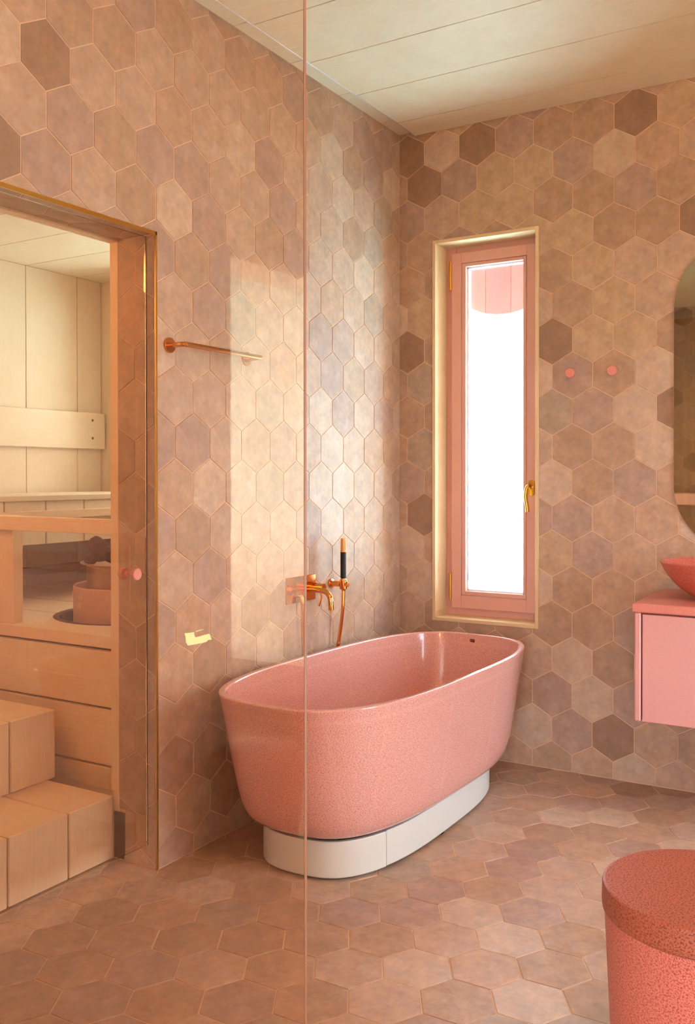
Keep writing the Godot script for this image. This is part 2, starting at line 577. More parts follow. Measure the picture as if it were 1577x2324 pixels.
# lays tiles at `spots` (row, column, centre) on a plane given by `frame`; pieces cut by `region`
func lay(parent: MeshInstance3D, spots: Array, frame: Transform3D, region: Array, holes: Array, tones: Dictionary, ground: bool, mixing: Array, limit := 300, mirrored := false):
	if hex_meshes.is_empty():
		for k in 6:
			var s := st()
			slab(s, hexagon(Vector2.ZERO), -0.004, 0.0, 0.0011, uv_of(Vector2.ZERO, k))
			hex_meshes.append(s.commit())
	var rest := st()
	var any := false
	var made := 0
	var list := []
	for q in spots:
		list.append([(frame * Vector3(q[1].x, q[1].y, 0)).distance_to(CAM_POS), q])
	list.sort_custom(func(a, b): return a[0] < b[0])
	for e in list:
		var q = e[1]
		var c: Vector2 = q[1]
		var whole := hexagon(c)
		var pieces := []
		var cut := true
		for r in region:
			for piece in Geometry2D.intersect_polygons(whole, r):
				var left := [piece]
				for hole in holes:
					var next := []
					for l in left:
						for x in Geometry2D.clip_polygons(l, hole):
							next.append(x)
					left = next
				pieces.append_array(left)
		if pieces.size() == 1 and area(pieces[0]) > area(whole) * 0.9995:
			cut = false
		var single := made < limit and (seen(frame * Vector3(c.x, c.y, 0)) or mirrored and c.x > -1.1 and c.y > 0.5)
		for piece in pieces:
			if area(piece) < 0.00004:
				continue
			var k := rng.randi() % 6
			var dz := rng.randf_range(-0.0005, 0.0004)
			if not single:
				any = true
				var tmp := st()
				slab(tmp, piece, -0.004, 0.0, 0.0, uv_of(c, k))
				rest.append_from(tmp.commit(), 0, Transform3D())
				continue
			made += 1
			var tone: int = tones.get(q[0], mixing[rng.randi() % mixing.size()])
			var m = tile_mats[Vector3i(tone, rng.randi() % 5, int(ground))]
			var at := Transform3D(Basis(Vector3.RIGHT, rng.randf_range(-0.003, 0.003)) * Basis(Vector3.UP, rng.randf_range(-0.003, 0.003)), Vector3(0, 0, dz))
			if cut:
				var s := st()
				slab(s, piece, -0.004, 0.0, 0.0009, uv_of(c, k))
				var mid := Vector3(c.x, c.y, 0)
				obj("tile", s, m, parent, frame * Transform3D(Basis(), mid) * at * Transform3D(Basis(), -mid))
			else:
				obj("tile", hex_meshes[k], m, parent, frame * Transform3D(Basis(), Vector3(c.x, c.y, 0)) * at)
	if any:
		var o := obj("tile", rest, M.tile_far, parent, frame)
		o.set_meta("kind", "stuff")

func area(p: PackedVector2Array) -> float:
	var a := 0.0
	for i in p.size():
		a += p[i - 1].cross(p[i])
	return absf(a) / 2.0

func rect(x0: float, y0: float, x1: float, y1: float) -> PackedVector2Array:
	return PackedVector2Array([Vector2(x0, y0), Vector2(x1, y0), Vector2(x1, y1), Vector2(x0, y1)])


# ------------------------------------------------------------------ the setting
const ROOM_X := 3.4
const ROOM_Z := 5.2
const DOOR_Z0 := 1.625
const DOOR_Z1 := 2.475
const DOOR_Y := 2.0137
const WALL_T := 0.195

func build_floor():
	var s := st()
	box(s, Vector3(-1.9, -0.2, -0.35), Vector3(ROOM_X + 0.3, -0.0022, 5.9))
	var fl := structure("floor", s, M.grout, "floor of large matte pink and tan hexagon tiles with pale joints", "floor")
	var a := deg_to_rad(30.7295)
	var u := Vector3(cos(a), 0, -sin(a))
	var frame := Transform3D(Basis(u, Vector3(-sin(a), 0, -cos(a)), Vector3.UP), Vector3(0.56977, 0, 1.39266))
	var inv := frame.affine_inverse()
	var spots := []
	for r in range(-26, 30):
		for j in range(-40, 44):
			if (j - r) % 2 == 0:
				continue
			var c := Vector2(j * HW, -(1.5 * r + 0.5) * S)
			var p := frame * Vector3(c.x, c.y, 0)
			if p.x > -0.35 and p.x < ROOM_X + 0.1 and p.z > -0.1 and p.z < ROOM_Z + 0.1:
				spots.append([Vector2i(r, j), c])
	var poly := PackedVector2Array()
	for q in [Vector2(0.001, 0.001), Vector2(ROOM_X, 0.001), Vector2(ROOM_X, ROOM_Z), Vector2(0.001, ROOM_Z), Vector2(0.001, DOOR_Z1), Vector2(-0.19, DOOR_Z1), Vector2(-0.19, DOOR_Z0 + 0.001), Vector2(0.001, DOOR_Z0 + 0.001)]:
		var l := inv * Vector3(q.x, 0, q.y)
		poly.append(Vector2(l.x, l.y))
	lay(fl, spots, frame, [poly], [], F_TONES, true, [1, 1, 2, 3, 5, 0, 6, 1, 2])

func build_walls():
	# the wall with the window; the sauna has its own share of the outer wall
	var s := st()
	var wx0 := 0.168
	var wx1 := 0.676
	var wy0 := 0.590
	var wy1 := 2.3175
	var m: Material = M.grout
	for b in [[Vector3(-0.2, -0.2, -0.35), Vector3(wx0 + 0.002, 3.0, -0.0022)], [Vector3(wx1 - 0.002, -0.2, -0.35), Vector3(ROOM_X + 0.3, 3.0, -0.0022)], [Vector3(wx0, -0.2, -0.35), Vector3(wx1, wy0 + 0.002, -0.0022)], [Vector3(wx0, wy1 - 0.002, -0.35), Vector3(wx1, 3.0, -0.0022)]]:
		box(s, b[0], b[1])
	var back := structure("wall_back", s, m, "far wall of tan and pink hexagon tiles around the tall window", "wall")
	var spots := []
	for r in range(-1, 20):
		for c in range(-1, 42):
			if (c - r) % 2 == 0:
				spots.append([Vector2i(r, c), Vector2(0.04104 + c * HW, 2.77007 - (1.5 * r + 0.5) * S)])
	lay(back, spots, Transform3D(), [rect(0.001, 0.002, ROOM_X, 2.83)], [rect(wx0, wy0, wx1, wy1)], B_TONES, false, [1, 2, 2, 5, 5, 7, 0, 3, 1])
	# the wall with the sauna door
	s = st()
	for b in [[Vector3(-WALL_T, -0.2, -0.05), Vector3(-0.0022, 3.0, DOOR_Z0 - 0.0022)], [Vector3(-WALL_T, DOOR_Y + 0.0022, DOOR_Z0 - 0.01), Vector3(-0.0022, 3.0, DOOR_Z1)], [Vector3(-WALL_T, -0.2, DOOR_Z1), Vector3(-0.0022, 3.0, 4.15)], [Vector3(-WALL_T, 2.02, 4.15), Vector3(-0.0022, 3.0, 5.0)], [Vector3(-WALL_T, -0.2, 5.0), Vector3(-0.0022, 3.0, 5.9)]]:
		box(s, b[0], b[1])
	var lf := structure("wall_left", s, M.grout, "side wall of pink beige hexagon tiles with the sauna opening", "wall")
	spots = []
	for r in range(-1, 20):
		for c in range(-1, 61):
			if (c - r) % 2 != 0:
				spots.append([Vector2i(r, c), Vector2(-(0.06567 + c * HW), 2.75945 - (1.5 * r + 0.5) * S)])
	# local x runs along -z of the room
	var frame := Transform3D(Basis(Vector3.FORWARD, Vector3.UP, Vector3.RIGHT), Vector3.ZERO)
	lay(lf, spots, frame, [rect(-ROOM_Z, 0.002, -0.001, 2.84)], [rect(-DOOR_Z1, -1, -DOOR_Z0, DOOR_Y), rect(-5.0, -1, -4.15, 2.02)], L_TONES, false, [1, 1, 3, 5, 0, 1, 2, 3, 1])
	# tiles on the jamb and the soffit of the sauna opening
	spots = []
	for r in range(-1, 16):
		for c in range(-2, 4):
			if (c - r) % 2 == 0:
				spots.append([Vector2i(r, c), Vector2(-0.0965 + (c + 1) * HW, 1.912 - 0.15 * r)])
	lay(lf, spots, Transform3D(Basis(), Vector3(0, 0, DOOR_Z0)), [rect(-0.17, 0.165, -0.002, DOOR_Y - 0.001), rect(-0.145, 0.002, -0.002, 0.165)], [], {}, false, [2, 5, 1])
	spots = []
	for r in range(-2, 8):
		for c in range(-3, 4):
			if (c - r) % 2 == 0:
				spots.append([Vector2i(r, c), Vector2(-0.06 + c * HW, 1.6 + 0.15 * r)])
	lay(lf, spots, Transform3D(Basis(Vector3.RIGHT, Vector3.BACK, Vector3.DOWN), Vector3(0, DOOR_Y, 0)), [rect(-0.17, DOOR_Z0 + 0.002, -0.002, DOOR_Z1)], [], {}, false, [2, 5, 1, 7])
	obj("jamb_foot_shade", box_mesh(Vector3(-0.1945, 0.002, DOOR_Z0 - 0.002), Vector3(-0.1465, 0.154, DOOR_Z0 - 0.0005)), M.jamb_foot_shade, lf)  # dark slab painted as the shade of the gap under the lining
	# walls out of the picture
	s = st()
	var z0 := 0.5
	var z1 := 1.45
	for b in [[Vector3(ROOM_X, -0.2, -0.35), Vector3(ROOM_X + 0.3, 3.0, z0)], [Vector3(ROOM_X, -0.2, z1), Vector3(ROOM_X + 0.3, 3.0, 5.9)], [Vector3(ROOM_X, -0.2, z0), Vector3(ROOM_X + 0.3, 0.1, z1)], [Vector3(ROOM_X, 2.1, z0), Vector3(ROOM_X + 0.3, 3.0, z1)]]:
		box(s, b[0], b[1])
	structure("wall_right", s, M.tile_far, "pink tiled wall with a window, out of the picture on the right", "wall")
	s = st()
	var fx0 := 1.8
	var fx1 := 2.9
	var fy0 := 0.15
	var fy1 := 2.05
	for b in [[Vector3(-0.01, -0.2, ROOM_Z + 0.0022), Vector3(fx0, 3.0, ROOM_Z + 0.3)], [Vector3(fx1, -0.2, ROOM_Z + 0.0022), Vector3(ROOM_X + 0.3, 3.0, ROOM_Z + 0.3)], [Vector3(fx0, -0.2, ROOM_Z + 0.0022), Vector3(fx1, fy0, ROOM_Z + 0.3)], [Vector3(fx0, fy1, ROOM_Z + 0.0022), Vector3(fx1, 3.0, ROOM_Z + 0.3)]]:
		box(s, b[0], b[1])
	var fr := structure("wall_front", s, M.grout, "hexagon tiled wall behind the camera, seen in the mirror", "wall")
	spots = []
	for r in range(-1, 20):
		for c in range(-1, 42):
			if (c - r) % 2 == 0:
				spots.append([Vector2i(r, c), Vector2(-(0.04104 + c * HW), 2.77007 - (1.5 * r + 0.5) * S)])
	var ff := Transform3D(Basis(Vector3.LEFT, Vector3.UP, Vector3.FORWARD), Vector3(0, 0, ROOM_Z))
	lay(fr, spots, ff, [rect(-ROOM_X, 0.002, -0.001, 2.82)], [rect(-fx1, fy0, -fx0, fy1)], {}, false, [1, 2, 3, 2, 5, 6, 4], 300, true)
	var w2 := st()  # unseen window behind the camera, placed to light the room from the front
	var wz := ROOM_Z + 0.10
	for b in [[Vector3(fx0, fy0, wz), Vector3(fx1, fy0 + 0.07, wz + 0.06)], [Vector3(fx0, fy1 - 0.07, wz), Vector3(fx1, fy1, wz + 0.06)], [Vector3(fx0, fy0 + 0.07, wz), Vector3(fx0 + 0.07, fy1 - 0.07, wz + 0.06)], [Vector3(fx1 - 0.07, fy0 + 0.07, wz), Vector3(fx1, fy1 - 0.07, wz + 0.06)]]:
		box(w2, b[0], b[1], 0.004)
	var win := structure("window_2", w2, M.pink_paint, "unseen wide pink framed window behind the camera, placed to light the back wall and stool", "window")
	obj("pane", box_mesh(Vector3(fx0 + 0.06, fy0 + 0.06, wz + 0.026), Vector3(fx1 - 0.06, fy1 - 0.06, wz + 0.032)), M.pane, win)

func unseen_side_window():  # unseen window, out of view, placed to light the bathtub side
	var z0 := 0.5
	var z1 := 1.45
	var w := st()
	var x := ROOM_X + 0.12
	for b in [[Vector3(x, 0.1, z0), Vector3(x + 0.06, 0.17, z1)], [Vector3(x, 2.03, z0), Vector3(x + 0.06, 2.1, z1)], [Vector3(x, 0.17, z0), Vector3(x + 0.06, 2.03, z0 + 0.07)], [Vector3(x, 0.17, z1 - 0.07), Vector3(x + 0.06, 2.03, z1)]]:
		box(w, b[0], b[1], 0.004)
	var win := structure("window_4", w, M.pink_paint, "unseen pink framed window in the right wall out of the picture, placed to light the bathtub side", "window")
	obj("pane", box_mesh(Vector3(x + 0.026, 0.16, z0 + 0.06), Vector3(x + 0.032, 2.04, z1 - 0.06)), M.pane, win)

func build_ceiling():
	var s := st()
	box(s, Vector3(-2.2, 2.84, -0.35), Vector3(ROOM_X + 0.3, 3.02, 5.9))
	var ce := structure("ceiling", s, M.gap, "ceiling of pale birch plywood boards with thin dark joints", "ceiling")
	var joints := [0.0015, 0.1815, 0.5350, 0.8845, 1.2325]
	while joints[-1] < ROOM_Z:
		joints.append(minf(joints[-1] + 0.3495, ROOM_Z))
	for i in joints.size() - 1:
		obj("board", box_mesh(Vector3(0.0865, CEIL, joints[i] + 0.0019), Vector3(ROOM_X, 2.835, joints[i + 1] - 0.0019), 0.0008, 0, rnd2()), M.ply, ce)
		obj("edge_board", box_mesh(Vector3(0.001, 2.825, joints[i] + 0.0019), Vector3(0.0805, 2.838, joints[i + 1] - 0.0019), 0.0008, 0, rnd2()), M.ply, ce)
	var tr := structure("trim_1", box_mesh(Vector3(0.081, 2.8075, 0.001), Vector3(0.086, 2.836, ROOM_Z), 0.0008), M.alu, "thin silvery metal edge strip along the side of the plywood ceiling", "trim")
	tr.name = "trim_1"

func build_sauna_room():
	# ceiling and far wall panelled in pale boards, end wall with an unseen window lighting them
	var zs := [0.163, 0.333, 0.667, 1.0, 1.335, 1.67, 2.0, 2.335, 2.67, 3.0]
	var H := 2.30
	var X := -1.757
	var s := st()
	box(s, Vector3(-2.2, -0.2, -0.35), Vector3(X - 0.018, 2.84, 3.3))
	var w := structure("wall_sauna_rear", s, M.gap, "pale wood panelled rear wall of the sauna behind the bench", "wall")
	for i in zs.size() - 1:
		obj("panel", box_mesh(Vector3(X - 0.018, 0.0, zs[i] + 0.0018), Vector3(X, H, zs[i + 1] - 0.0018), 0.0012, 1, rnd2()), M.aspen, w)
	s = st()
	box(s, Vector3(X - 0.018, H + 0.015, 0.0), Vector3(-WALL_T + 0.001, 2.84, 3.3))
	var c := structure("ceiling_sauna", s, M.gap, "pale wood panelled ceiling of the sauna", "ceiling")
	for i in zs.size() - 1:
		obj("panel", box_mesh(Vector3(X, H, zs[i] + 0.0025), Vector3(-WALL_T, H + 0.0149, zs[i + 1] - 0.0025), 0.001, 0, rnd2()), M.aspen, c)
	s = st()
	var wx0 := -1.44
	var wx1 := -0.64
	var wy0 := 1.25
	var wy1 := 2.00
	for b in [[Vector3(X - 0.02, -0.2, -0.35), Vector3(wx0, 2.84, 0.16)], [Vector3(wx1, -0.2, -0.35), Vector3(-WALL_T, 2.84, 0.16)], [Vector3(wx0, -0.2, -0.35), Vector3(wx1, wy0, 0.16)], [Vector3(wx0, wy1, -0.35), Vector3(wx1, 2.84, 0.16)]]:
		box(s, b[0], b[1], 0.0, 1)
	structure("wall_sauna_end", s, M.aspen, "pale wood end wall of the sauna beside the door jamb", "wall")
	var fr := st()
	for b in [[Vector3(wx0, wy0, -0.2), Vector3(wx1, wy0 + 0.05, -0.13)], [Vector3(wx0, wy1 - 0.05, -0.2), Vector3(wx1, wy1, -0.13)], [Vector3(wx0, wy0 + 0.05, -0.2), Vector3(wx0 + 0.05, wy1 - 0.05, -0.13)], [Vector3(wx1 - 0.05, wy0 + 0.05, -0.2), Vector3(wx1, wy1 - 0.05, -0.13)]]:
		box(fr, b[0], b[1], 0.003)
	var win := structure("window_3", fr, M.pink_paint, "unseen window of the sauna hidden behind the door jamb, placed to light its boards", "window")
	obj("pane", box_mesh(Vector3(wx0 + 0.04, wy0 + 0.04, -0.168), Vector3(wx1 - 0.04, wy1 - 0.04, -0.162)), M.pane, win)
	structure("wall_sauna_front", box_mesh(Vector3(X - 0.02, -0.2, 3.0), Vector3(-WALL_T, 2.84, 3.3), 0.0, 1), M.aspen, "pale wood front wall of the sauna, out of the picture", "wall")
	var lin := st()
	box(lin, Vector3(-0.2, -0.2, 0.16), Vector3(-WALL_T, 2.3, DOOR_Z0), 0.0, 1)
	structure("wall_sauna_side", lin, M.aspen, "inner wood lining beside the sauna door", "wall")

func build_hall():
	# unseen wood lined passage, placed to give the bright reflection in the glass
	var s := st()
	for b in [[Vector3(-2.2, -0.2, 3.3), Vector3(-1.6, 2.84, 4.0)], [Vector3(-2.2, -0.2, 5.4), Vector3(-1.6, 2.84, 5.9)], [Vector3(-2.2, -0.2, 4.0), Vector3(-1.6, 0.2, 5.4)], [Vector3(-2.2, 2.2, 4.0), Vector3(-1.6, 2.84, 5.4)], [Vector3(-1.6, -0.2, 5.6), Vector3(-WALL_T, 2.84, 5.9)]]:
		box(s, b[0], b[1], 0.0, 1)
	structure("unseen_hall_wall", s, M.aspen, "unseen pale wood wall of a passage, placed for the bright reflection in the glass screen", "wall")

	var hb = thing("unseen_hall_bench", "unseen low dark wooden bench in the passage, placed to darken the reflection in the glass screen", "bench", Vector3(-0.9, 0, 5.28))  # out of view, placed to darken the lower part of the reflection
	obj("seat", box_mesh(Vector3(-0.68, 0.19, -0.24), Vector3(0.68, 0.26, 0.30), 0.004, 0), M.dark_wood, hb)
	for x in [-0.6, 0.54]:
		for z in [-0.2, 0.22]:
			obj("leg", box_mesh(Vector3(x, 0.0, z), Vector3(x + 0.06, 0.1895, z + 0.06), 0.003, 1), M.dark_wood, hb)
	var b = thing("unseen_round_body", "unseen low rounded coral body behind the camera, placed to darken the reflection in the glass screen", "bin", Vector3(0.165, 0, 4.09))  # out of view, placed to block the doorway glow in the reflection
	var bs := st()
	lathe(bs, [Vector2(0.0001, 0.002), Vector2(0.125, 0.002), Vector2(0.13, 0.008), Vector2(0.155, 0.26), Vector2(0.150, 0.30), Vector2(0.135, 0.325), Vector2(0.10, 0.338), Vector2(0.0001, 0.34)], 48)
	obj("body", bs, M.durat_shaded, b)

func build_outside():
	var s := st()
	box(s, Vector3(-40, -0.75, -60), Vector3(40, -0.35, 30))
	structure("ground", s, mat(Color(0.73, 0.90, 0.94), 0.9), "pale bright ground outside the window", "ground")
	s = st()  # added dark ground, keeps bounced daylight off the ceiling
	box(s, Vector3(ROOM_X + 0.3, -0.4, -0.35), Vector3(30, -0.3, 30))
	box(s, Vector3(-20, -0.4, 5.9), Vector3(ROOM_X + 0.3, -0.3, 30))
	structure("added_dark_ground", s, mat(Color(0.42, 0.42, 0.36), 0.95), "added dark ground beside the house, out of the picture, keeps bounced light off the ceiling", "added_dark_ground")
	var rs := st()  # unseen slab over the house, its eave placed to shade the valance
	box(rs, Vector3(-3.0, 3.02, -0.62), Vector3(ROOM_X + 0.8, 3.2, 5.7), 0.01)
	structure("unseen_roof", rs, mat(Color(0.45, 0.4, 0.38), 0.8), "unseen slab above the bathroom, its short eave placed to shade the valance", "unseen_roof")
	# scalloped board valance under the eave
	var v = thing("scalloped_valance", "pink board valance with a scalloped lower edge, outside at the top of the window", "valance", Vector3(0, 0, -0.7))
	var m := mat(Color(0.62, 0.24, 0.22), 0.7)
	var m2 := mat(Color(0.56, 0.21, 0.20), 0.7)
	for i in range(-12, 14):
		var x0 := 0.14 + i * 0.1385 + 0.0012
		var x1 := 0.14 + (i + 1) * 0.1385 - 0.0012
		var p := PackedVector2Array([Vector2(x0, 3.0)])
		for k in 9:
			var x := lerpf(x0, x1, k / 8.0)
			var t := fposmod(x - 0.235 + 0.277, 0.554) - 0.277
			p.append(Vector2(x, 2.45 - sqrt(maxf(0.37 * 0.37 - t * t, 0.0))))
		p.append(Vector2(x1, 3.0))
		var bs := st()
		slab(bs, p, -0.012, 0.012, 0.002)
		obj("board", bs, m if i % 2 else m2, v)
	# trees
	var bark := mat(Color(0.62, 0.60, 0.56), 0.9)
	var leaf := mat(Color(0.10, 0.22, 0.09), 0.8)
	leaf.backlight_enabled = true
	leaf.backlight = Color(0.2, 0.4, 0.12)
	var k := 0
	for q in [[Vector3(-0.55, -0.35, -5.2), 0.13, "pale birch trunk standing nearest outside the window"], [Vector3(-1.6, -0.35, -8.5), 0.10, "thin pale tree left of the nearest birch outside"], [Vector3(-2.2, -0.35, -11.5), 0.12, "distant pale tree farthest from the window"]]:
		var t = thing("tree", q[2], "tree", q[0], 0.0, "")
		var ts := st()
		tube(ts, smooth_path([Vector3(0, -0.1, 0), Vector3(0.05, 1.5, 0), Vector3(-0.05, 3.2, 0.1), Vector3(0.1, 6.0, 0)]), q[1], 10)
		obj("trunk", ts, bark, t)
		var lr := RandomNumberGenerator.new()
		lr.seed = 40 + k
		for b in 7:
			var y := 0.9 + b * 0.5
			var a := lr.randf() * TAU
			var e := Vector3(cos(a) * 0.9, y + 0.5, sin(a) * 0.5)
			var bs := st()
			tube(bs, smooth_path([Vector3(0, y, 0), e * Vector3(0.5, 0, 0.5) + Vector3(0, y + 0.35, 0), e]), 0.015, 6)
			obj("branch", bs, bark, t)
		var ls := st()
		for i in 260:
			var a := lr.randf() * TAU
			var rr := 0.15 + lr.randf() * 0.8
			var c := Vector3(cos(a) * rr, 0.7 + lr.randf() * 3.6, sin(a) * rr)
			if lr.randf() < 0.4:
				c.y = 0.75 + lr.randf() * 0.5
			var d := Vector3(lr.randf() - 0.5, lr.randf() - 0.5, lr.randf() - 0.5).normalized()
			var e := d.cross(Vector3(0.3, 1, 0.2)).normalized()
			var z := 0.045 * lr.randf_range(0.6, 1.2)
			quad(ls, c - d * z, c + e * z * 0.5, c + d * z, c - e * z * 0.5, d.cross(e))
		var lo := obj("foliage", ls, leaf, t)
		lo.set_meta("kind", "stuff")
		k += 1

func build_window():
	var root := Node3D.new()
	root.name = "window_1"
	add_child(root)
	tag(root, "tall narrow pink framed window with pale wood surround above the bathtub", "window")
	root.set_meta("kind", "structure")
	var x0 := 0.1705
	var x1 := 0.6745
	var y0 := 0.592
	var y1 := 2.3165
	var t := 0.0155
	var zf := 0.004
	# the wood surround: edge pieces and linings in one frame board each
	for b in [["surround", Vector3(x0, y0, -0.13), Vector3(x0 + t, y1, zf), 1], ["surround", Vector3(x1 - t, y0, -0.13), Vector3(x1, y1, zf), 1], ["surround", Vector3(x0 + t, y1 - t, -0.13), Vector3(x1 - t, y1, zf), 0], ["surround", Vector3(x0 + t, y0, -0.13), Vector3(x1 - t, y0 + t, zf), 0]]:
		obj(b[0], box_mesh(b[1], b[2], 0.001, b[3], rnd2()), M.pine, root)
	# fixed frame
	var fx0 := x0 + 0.004
	var fx1 := x1 - 0.004
	var fy0 := y0 + 0.004
	var fy1 := y1 - 0.004
	var s := st()
	for b in [[Vector3(fx0, fy0, -0.21), Vector3(fx0 + 0.06, fy1, -0.12)], [Vector3(fx1 - 0.06, fy0, -0.21), Vector3(fx1, fy1, -0.12)], [Vector3(fx0 + 0.06, fy1 - 0.06, -0.21), Vector3(fx1 - 0.06, fy1, -0.12)], [Vector3(fx0 + 0.06, fy0, -0.21), Vector3(fx1 - 0.06, fy0 + 0.06, -0.12)]]:
		box(s, b[0], b[1], 0.002)
	obj("outer_frame", s, M.pink_paint, root)
	# sash
	var sx0 := 0.2190
	var sx1 := 0.6330
	var sy0 := 0.6405
	var sy1 := 2.2715
	var gx0 := 0.2690
	var gx1 := 0.5815
	var gy0 := 0.7000
	var gy1 := 2.2220
	var zs := -0.10
	s = st()
	for b in [[Vector3(sx0, sy0, -0.17), Vector3(gx0 - 0.001, sy1, zs)], [Vector3(gx1 + 0.001, sy0, -0.17), Vector3(sx1, sy1, zs)], [Vector3(gx0 - 0.001, gy1 + 0.001, -0.17), Vector3(gx1 + 0.001, sy1, zs)], [Vector3(gx0 - 0.001, sy0, -0.17), Vector3(gx1 + 0.001, gy0 - 0.001, zs)]]:
		box(s, b[0], b[1], 0.0012)
	var sash := obj("sash", s, M.pink_paint, root)
	# glazing bead inside a fine groove
	var hx0 := 0.2895
	var hx1 := 0.5660
	var hy0 := 0.7200
	var hy1 := 2.2055
	s = st()
	for b in [[Vector3(gx0 + 0.001, gy0 + 0.001, -0.15), Vector3(hx0, gy1 - 0.001, zs)], [Vector3(hx1, gy0 + 0.001, -0.15), Vector3(gx1 - 0.001, gy1 - 0.001, zs)], [Vector3(hx0, hy1, -0.15), Vector3(hx1, gy1 - 0.001, zs)], [Vector3(hx0, gy0 + 0.001, -0.15), Vector3(hx1, hy0, zs)]]:
		box(s, b[0], b[1], 0.0015)
	obj("glazing_bead", s, M.pink_paint, sash)
	obj("pane", box_mesh(Vector3(gx0 + 0.002, gy0 + 0.002, -0.120), Vector3(gx1 - 0.002, gy1 - 0.002, -0.116)), M.pane, sash)
	obj("pane", box_mesh(Vector3(gx0 + 0.002, gy0 + 0.002, -0.150), Vector3(gx1 - 0.002, gy1 - 0.002, -0.146)), M.pane, sash)
	s = st()
	for b in [[Vector3(hx0 + 0.0, hy0, -0.146), Vector3(hx0 + 0.007, hy1, -0.120)], [Vector3(hx1 - 0.007, hy0, -0.146), Vector3(hx1, hy1, -0.120)], [Vector3(hx0, hy1 - 0.007, -0.146), Vector3(hx1, hy1, -0.120)], [Vector3(hx0, hy0, -0.146), Vector3(hx1, hy0 + 0.007, -0.120)]]:
		box(s, b[0], b[1])
	obj("spacer", s, M.alu, sash)
	# hinges
	for y in [[2.11, 2.235], [0.685, 0.80]]:
		var h := st()
		tube(h, [Vector3(0.2105, y[0], -0.108), Vector3(0.2105, y[1], -0.108)], 0.0085, 16)
		var hn := obj("hinge", h, M.brass, root)
		h = st()
		tube(h, [Vector3(0.2105, y[0] + 0.058, -0.108), Vector3(0.2105, y[0] + 0.062, -0.108)], 0.0095, 16)
		tube(h, [Vector3(0.2105, y[0] - 0.006, -0.108), Vector3(0.2105, y[0], -0.108)], 0.0075, 16)
		obj("pin", h, M.brass, hn)
	# handle
	var hc := Vector3(0.608, 1.195, zs)
	s = st()
	var plate := PackedVector2Array()
	for i in 32:
		var a := TAU * i / 32
		plate.append(Vector2(cos(a) * 0.0145, sin(a) * 0.0145 + (0.021 if sin(a) >= 0 else -0.021)))
	slab(s, plate, 0.0, 0.009, 0.003)
	var hd := obj("handle", s, M.brass, root, Transform3D(Basis(), hc))
	s = st()
	tube(s, [Vector3(0, 0.004, 0.004), Vector3(0, 0.004, 0.024)], 0.0085, 16)
	tube(s, smooth_path([Vector3(0.0, 0.010, 0.030), Vector3(-0.004, 0.008, 0.041), Vector3(-0.010, -0.01, 0.046), Vector3(-0.012, -0.045, 0.047), Vector3(-0.007, -0.075, 0.046), Vector3(-0.004, -0.105, 0.045)]), 0.0082, 16)
	obj("lever", s, M.brass, hd)

func build_sauna_door():
	# brass edge strip round the opening
	var s := st()
	box(s, Vector3(-0.003, 0.0, DOOR_Z0 - 0.0035), Vector3(0.0012, DOOR_Y + 0.0065, DOOR_Z0 + 0.0045))
	box(s, Vector3(-0.003, DOOR_Y - 0.0065, DOOR_Z0 - 0.0035), Vector3(0.0012, DOOR_Y + 0.0065, DOOR_Z1 + 0.005))
	var t := structure("trim_2", s, M.brass, "thin brass edge strip round the tiled sauna opening", "trim")
	t.name = "trim_2"
	# wooden lining of the jamb and head, towards the sauna
	s = st()
	box(s, Vector3(-0.205, 0.155, DOOR_Z0 - 0.03), Vector3(-0.17, DOOR_Y + 0.03, DOOR_Z0 + 0.001), 0.001, 1)
	box(s, Vector3(-0.205, DOOR_Y - 0.006, DOOR_Z0 - 0.03), Vector3(-0.17, DOOR_Y + 0.03, DOOR_Z1), 0.001, 2)
	var l := structure("trim_3", s, M.timber, "wooden lining edge of the sauna opening behind the glass door", "trim")
	l.name = "trim_3"
	var d := Node3D.new()
	d.name = "door_1"
	add_child(d)
	tag(d, "frameless tinted glass sauna door set back in the tiled opening", "door")
	d.set_meta("kind", "structure")
	obj("glass_panel", box_mesh(Vector3(-0.049, 0.072, DOOR_Z0 + 0.0040), Vector3(-0.041, DOOR_Y - 0.004, DOOR_Z1 - 0.006), 0.0006), M.door_glass, d)
	obj("dark_edge_strip", box_mesh(Vector3(-0.0498, 0.072, DOOR_Z0 + 0.0008), Vector3(-0.0402, DOOR_Y - 0.004, DOOR_Z0 + 0.0038)), M.dark_wood, d)  # added dark strip, blocks the glare of the glass edge
	for q in [[-0.041, 1, "pink round knob"], [-0.049, -1, "pink round knob on the inner side"]]:
		var k := st()
		var at := Transform3D(Basis(Vector3.UP, Vector3.RIGHT * q[1], Vector3.UP.cross(Vector3.RIGHT * q[1])), Vector3(q[0], 0.9447, 1.7010))
		lathe(k, [Vector2(0.0001, 0.0), Vector2(0.0085, 0.0), Vector2(0.0085, 0.012), Vector2(0.017, 0.016), Vector2(0.0185, 0.019), Vector2(0.0185, 0.030), Vector2(0.0165, 0.0325), Vector2(0.0001, 0.033)], 28, at)
		obj("knob", k, M.hook, d).set_meta("label", q[2])
	# the strike plate of clear glass on the jamb side
	var plate := obj("strike_plate", box_mesh(Vector3(-0.062, 0.86, DOOR_Z0 + 0.002), Vector3(-0.058, 1.0295, 1.6865)), M.pane, d)
	obj("plate_edge", box_mesh(Vector3(-0.062, 0.86, 1.6866), Vector3(-0.058, 1.0295, 1.6876)), mat(Color(0.85, 0.66, 0.5), 0.4), plate)

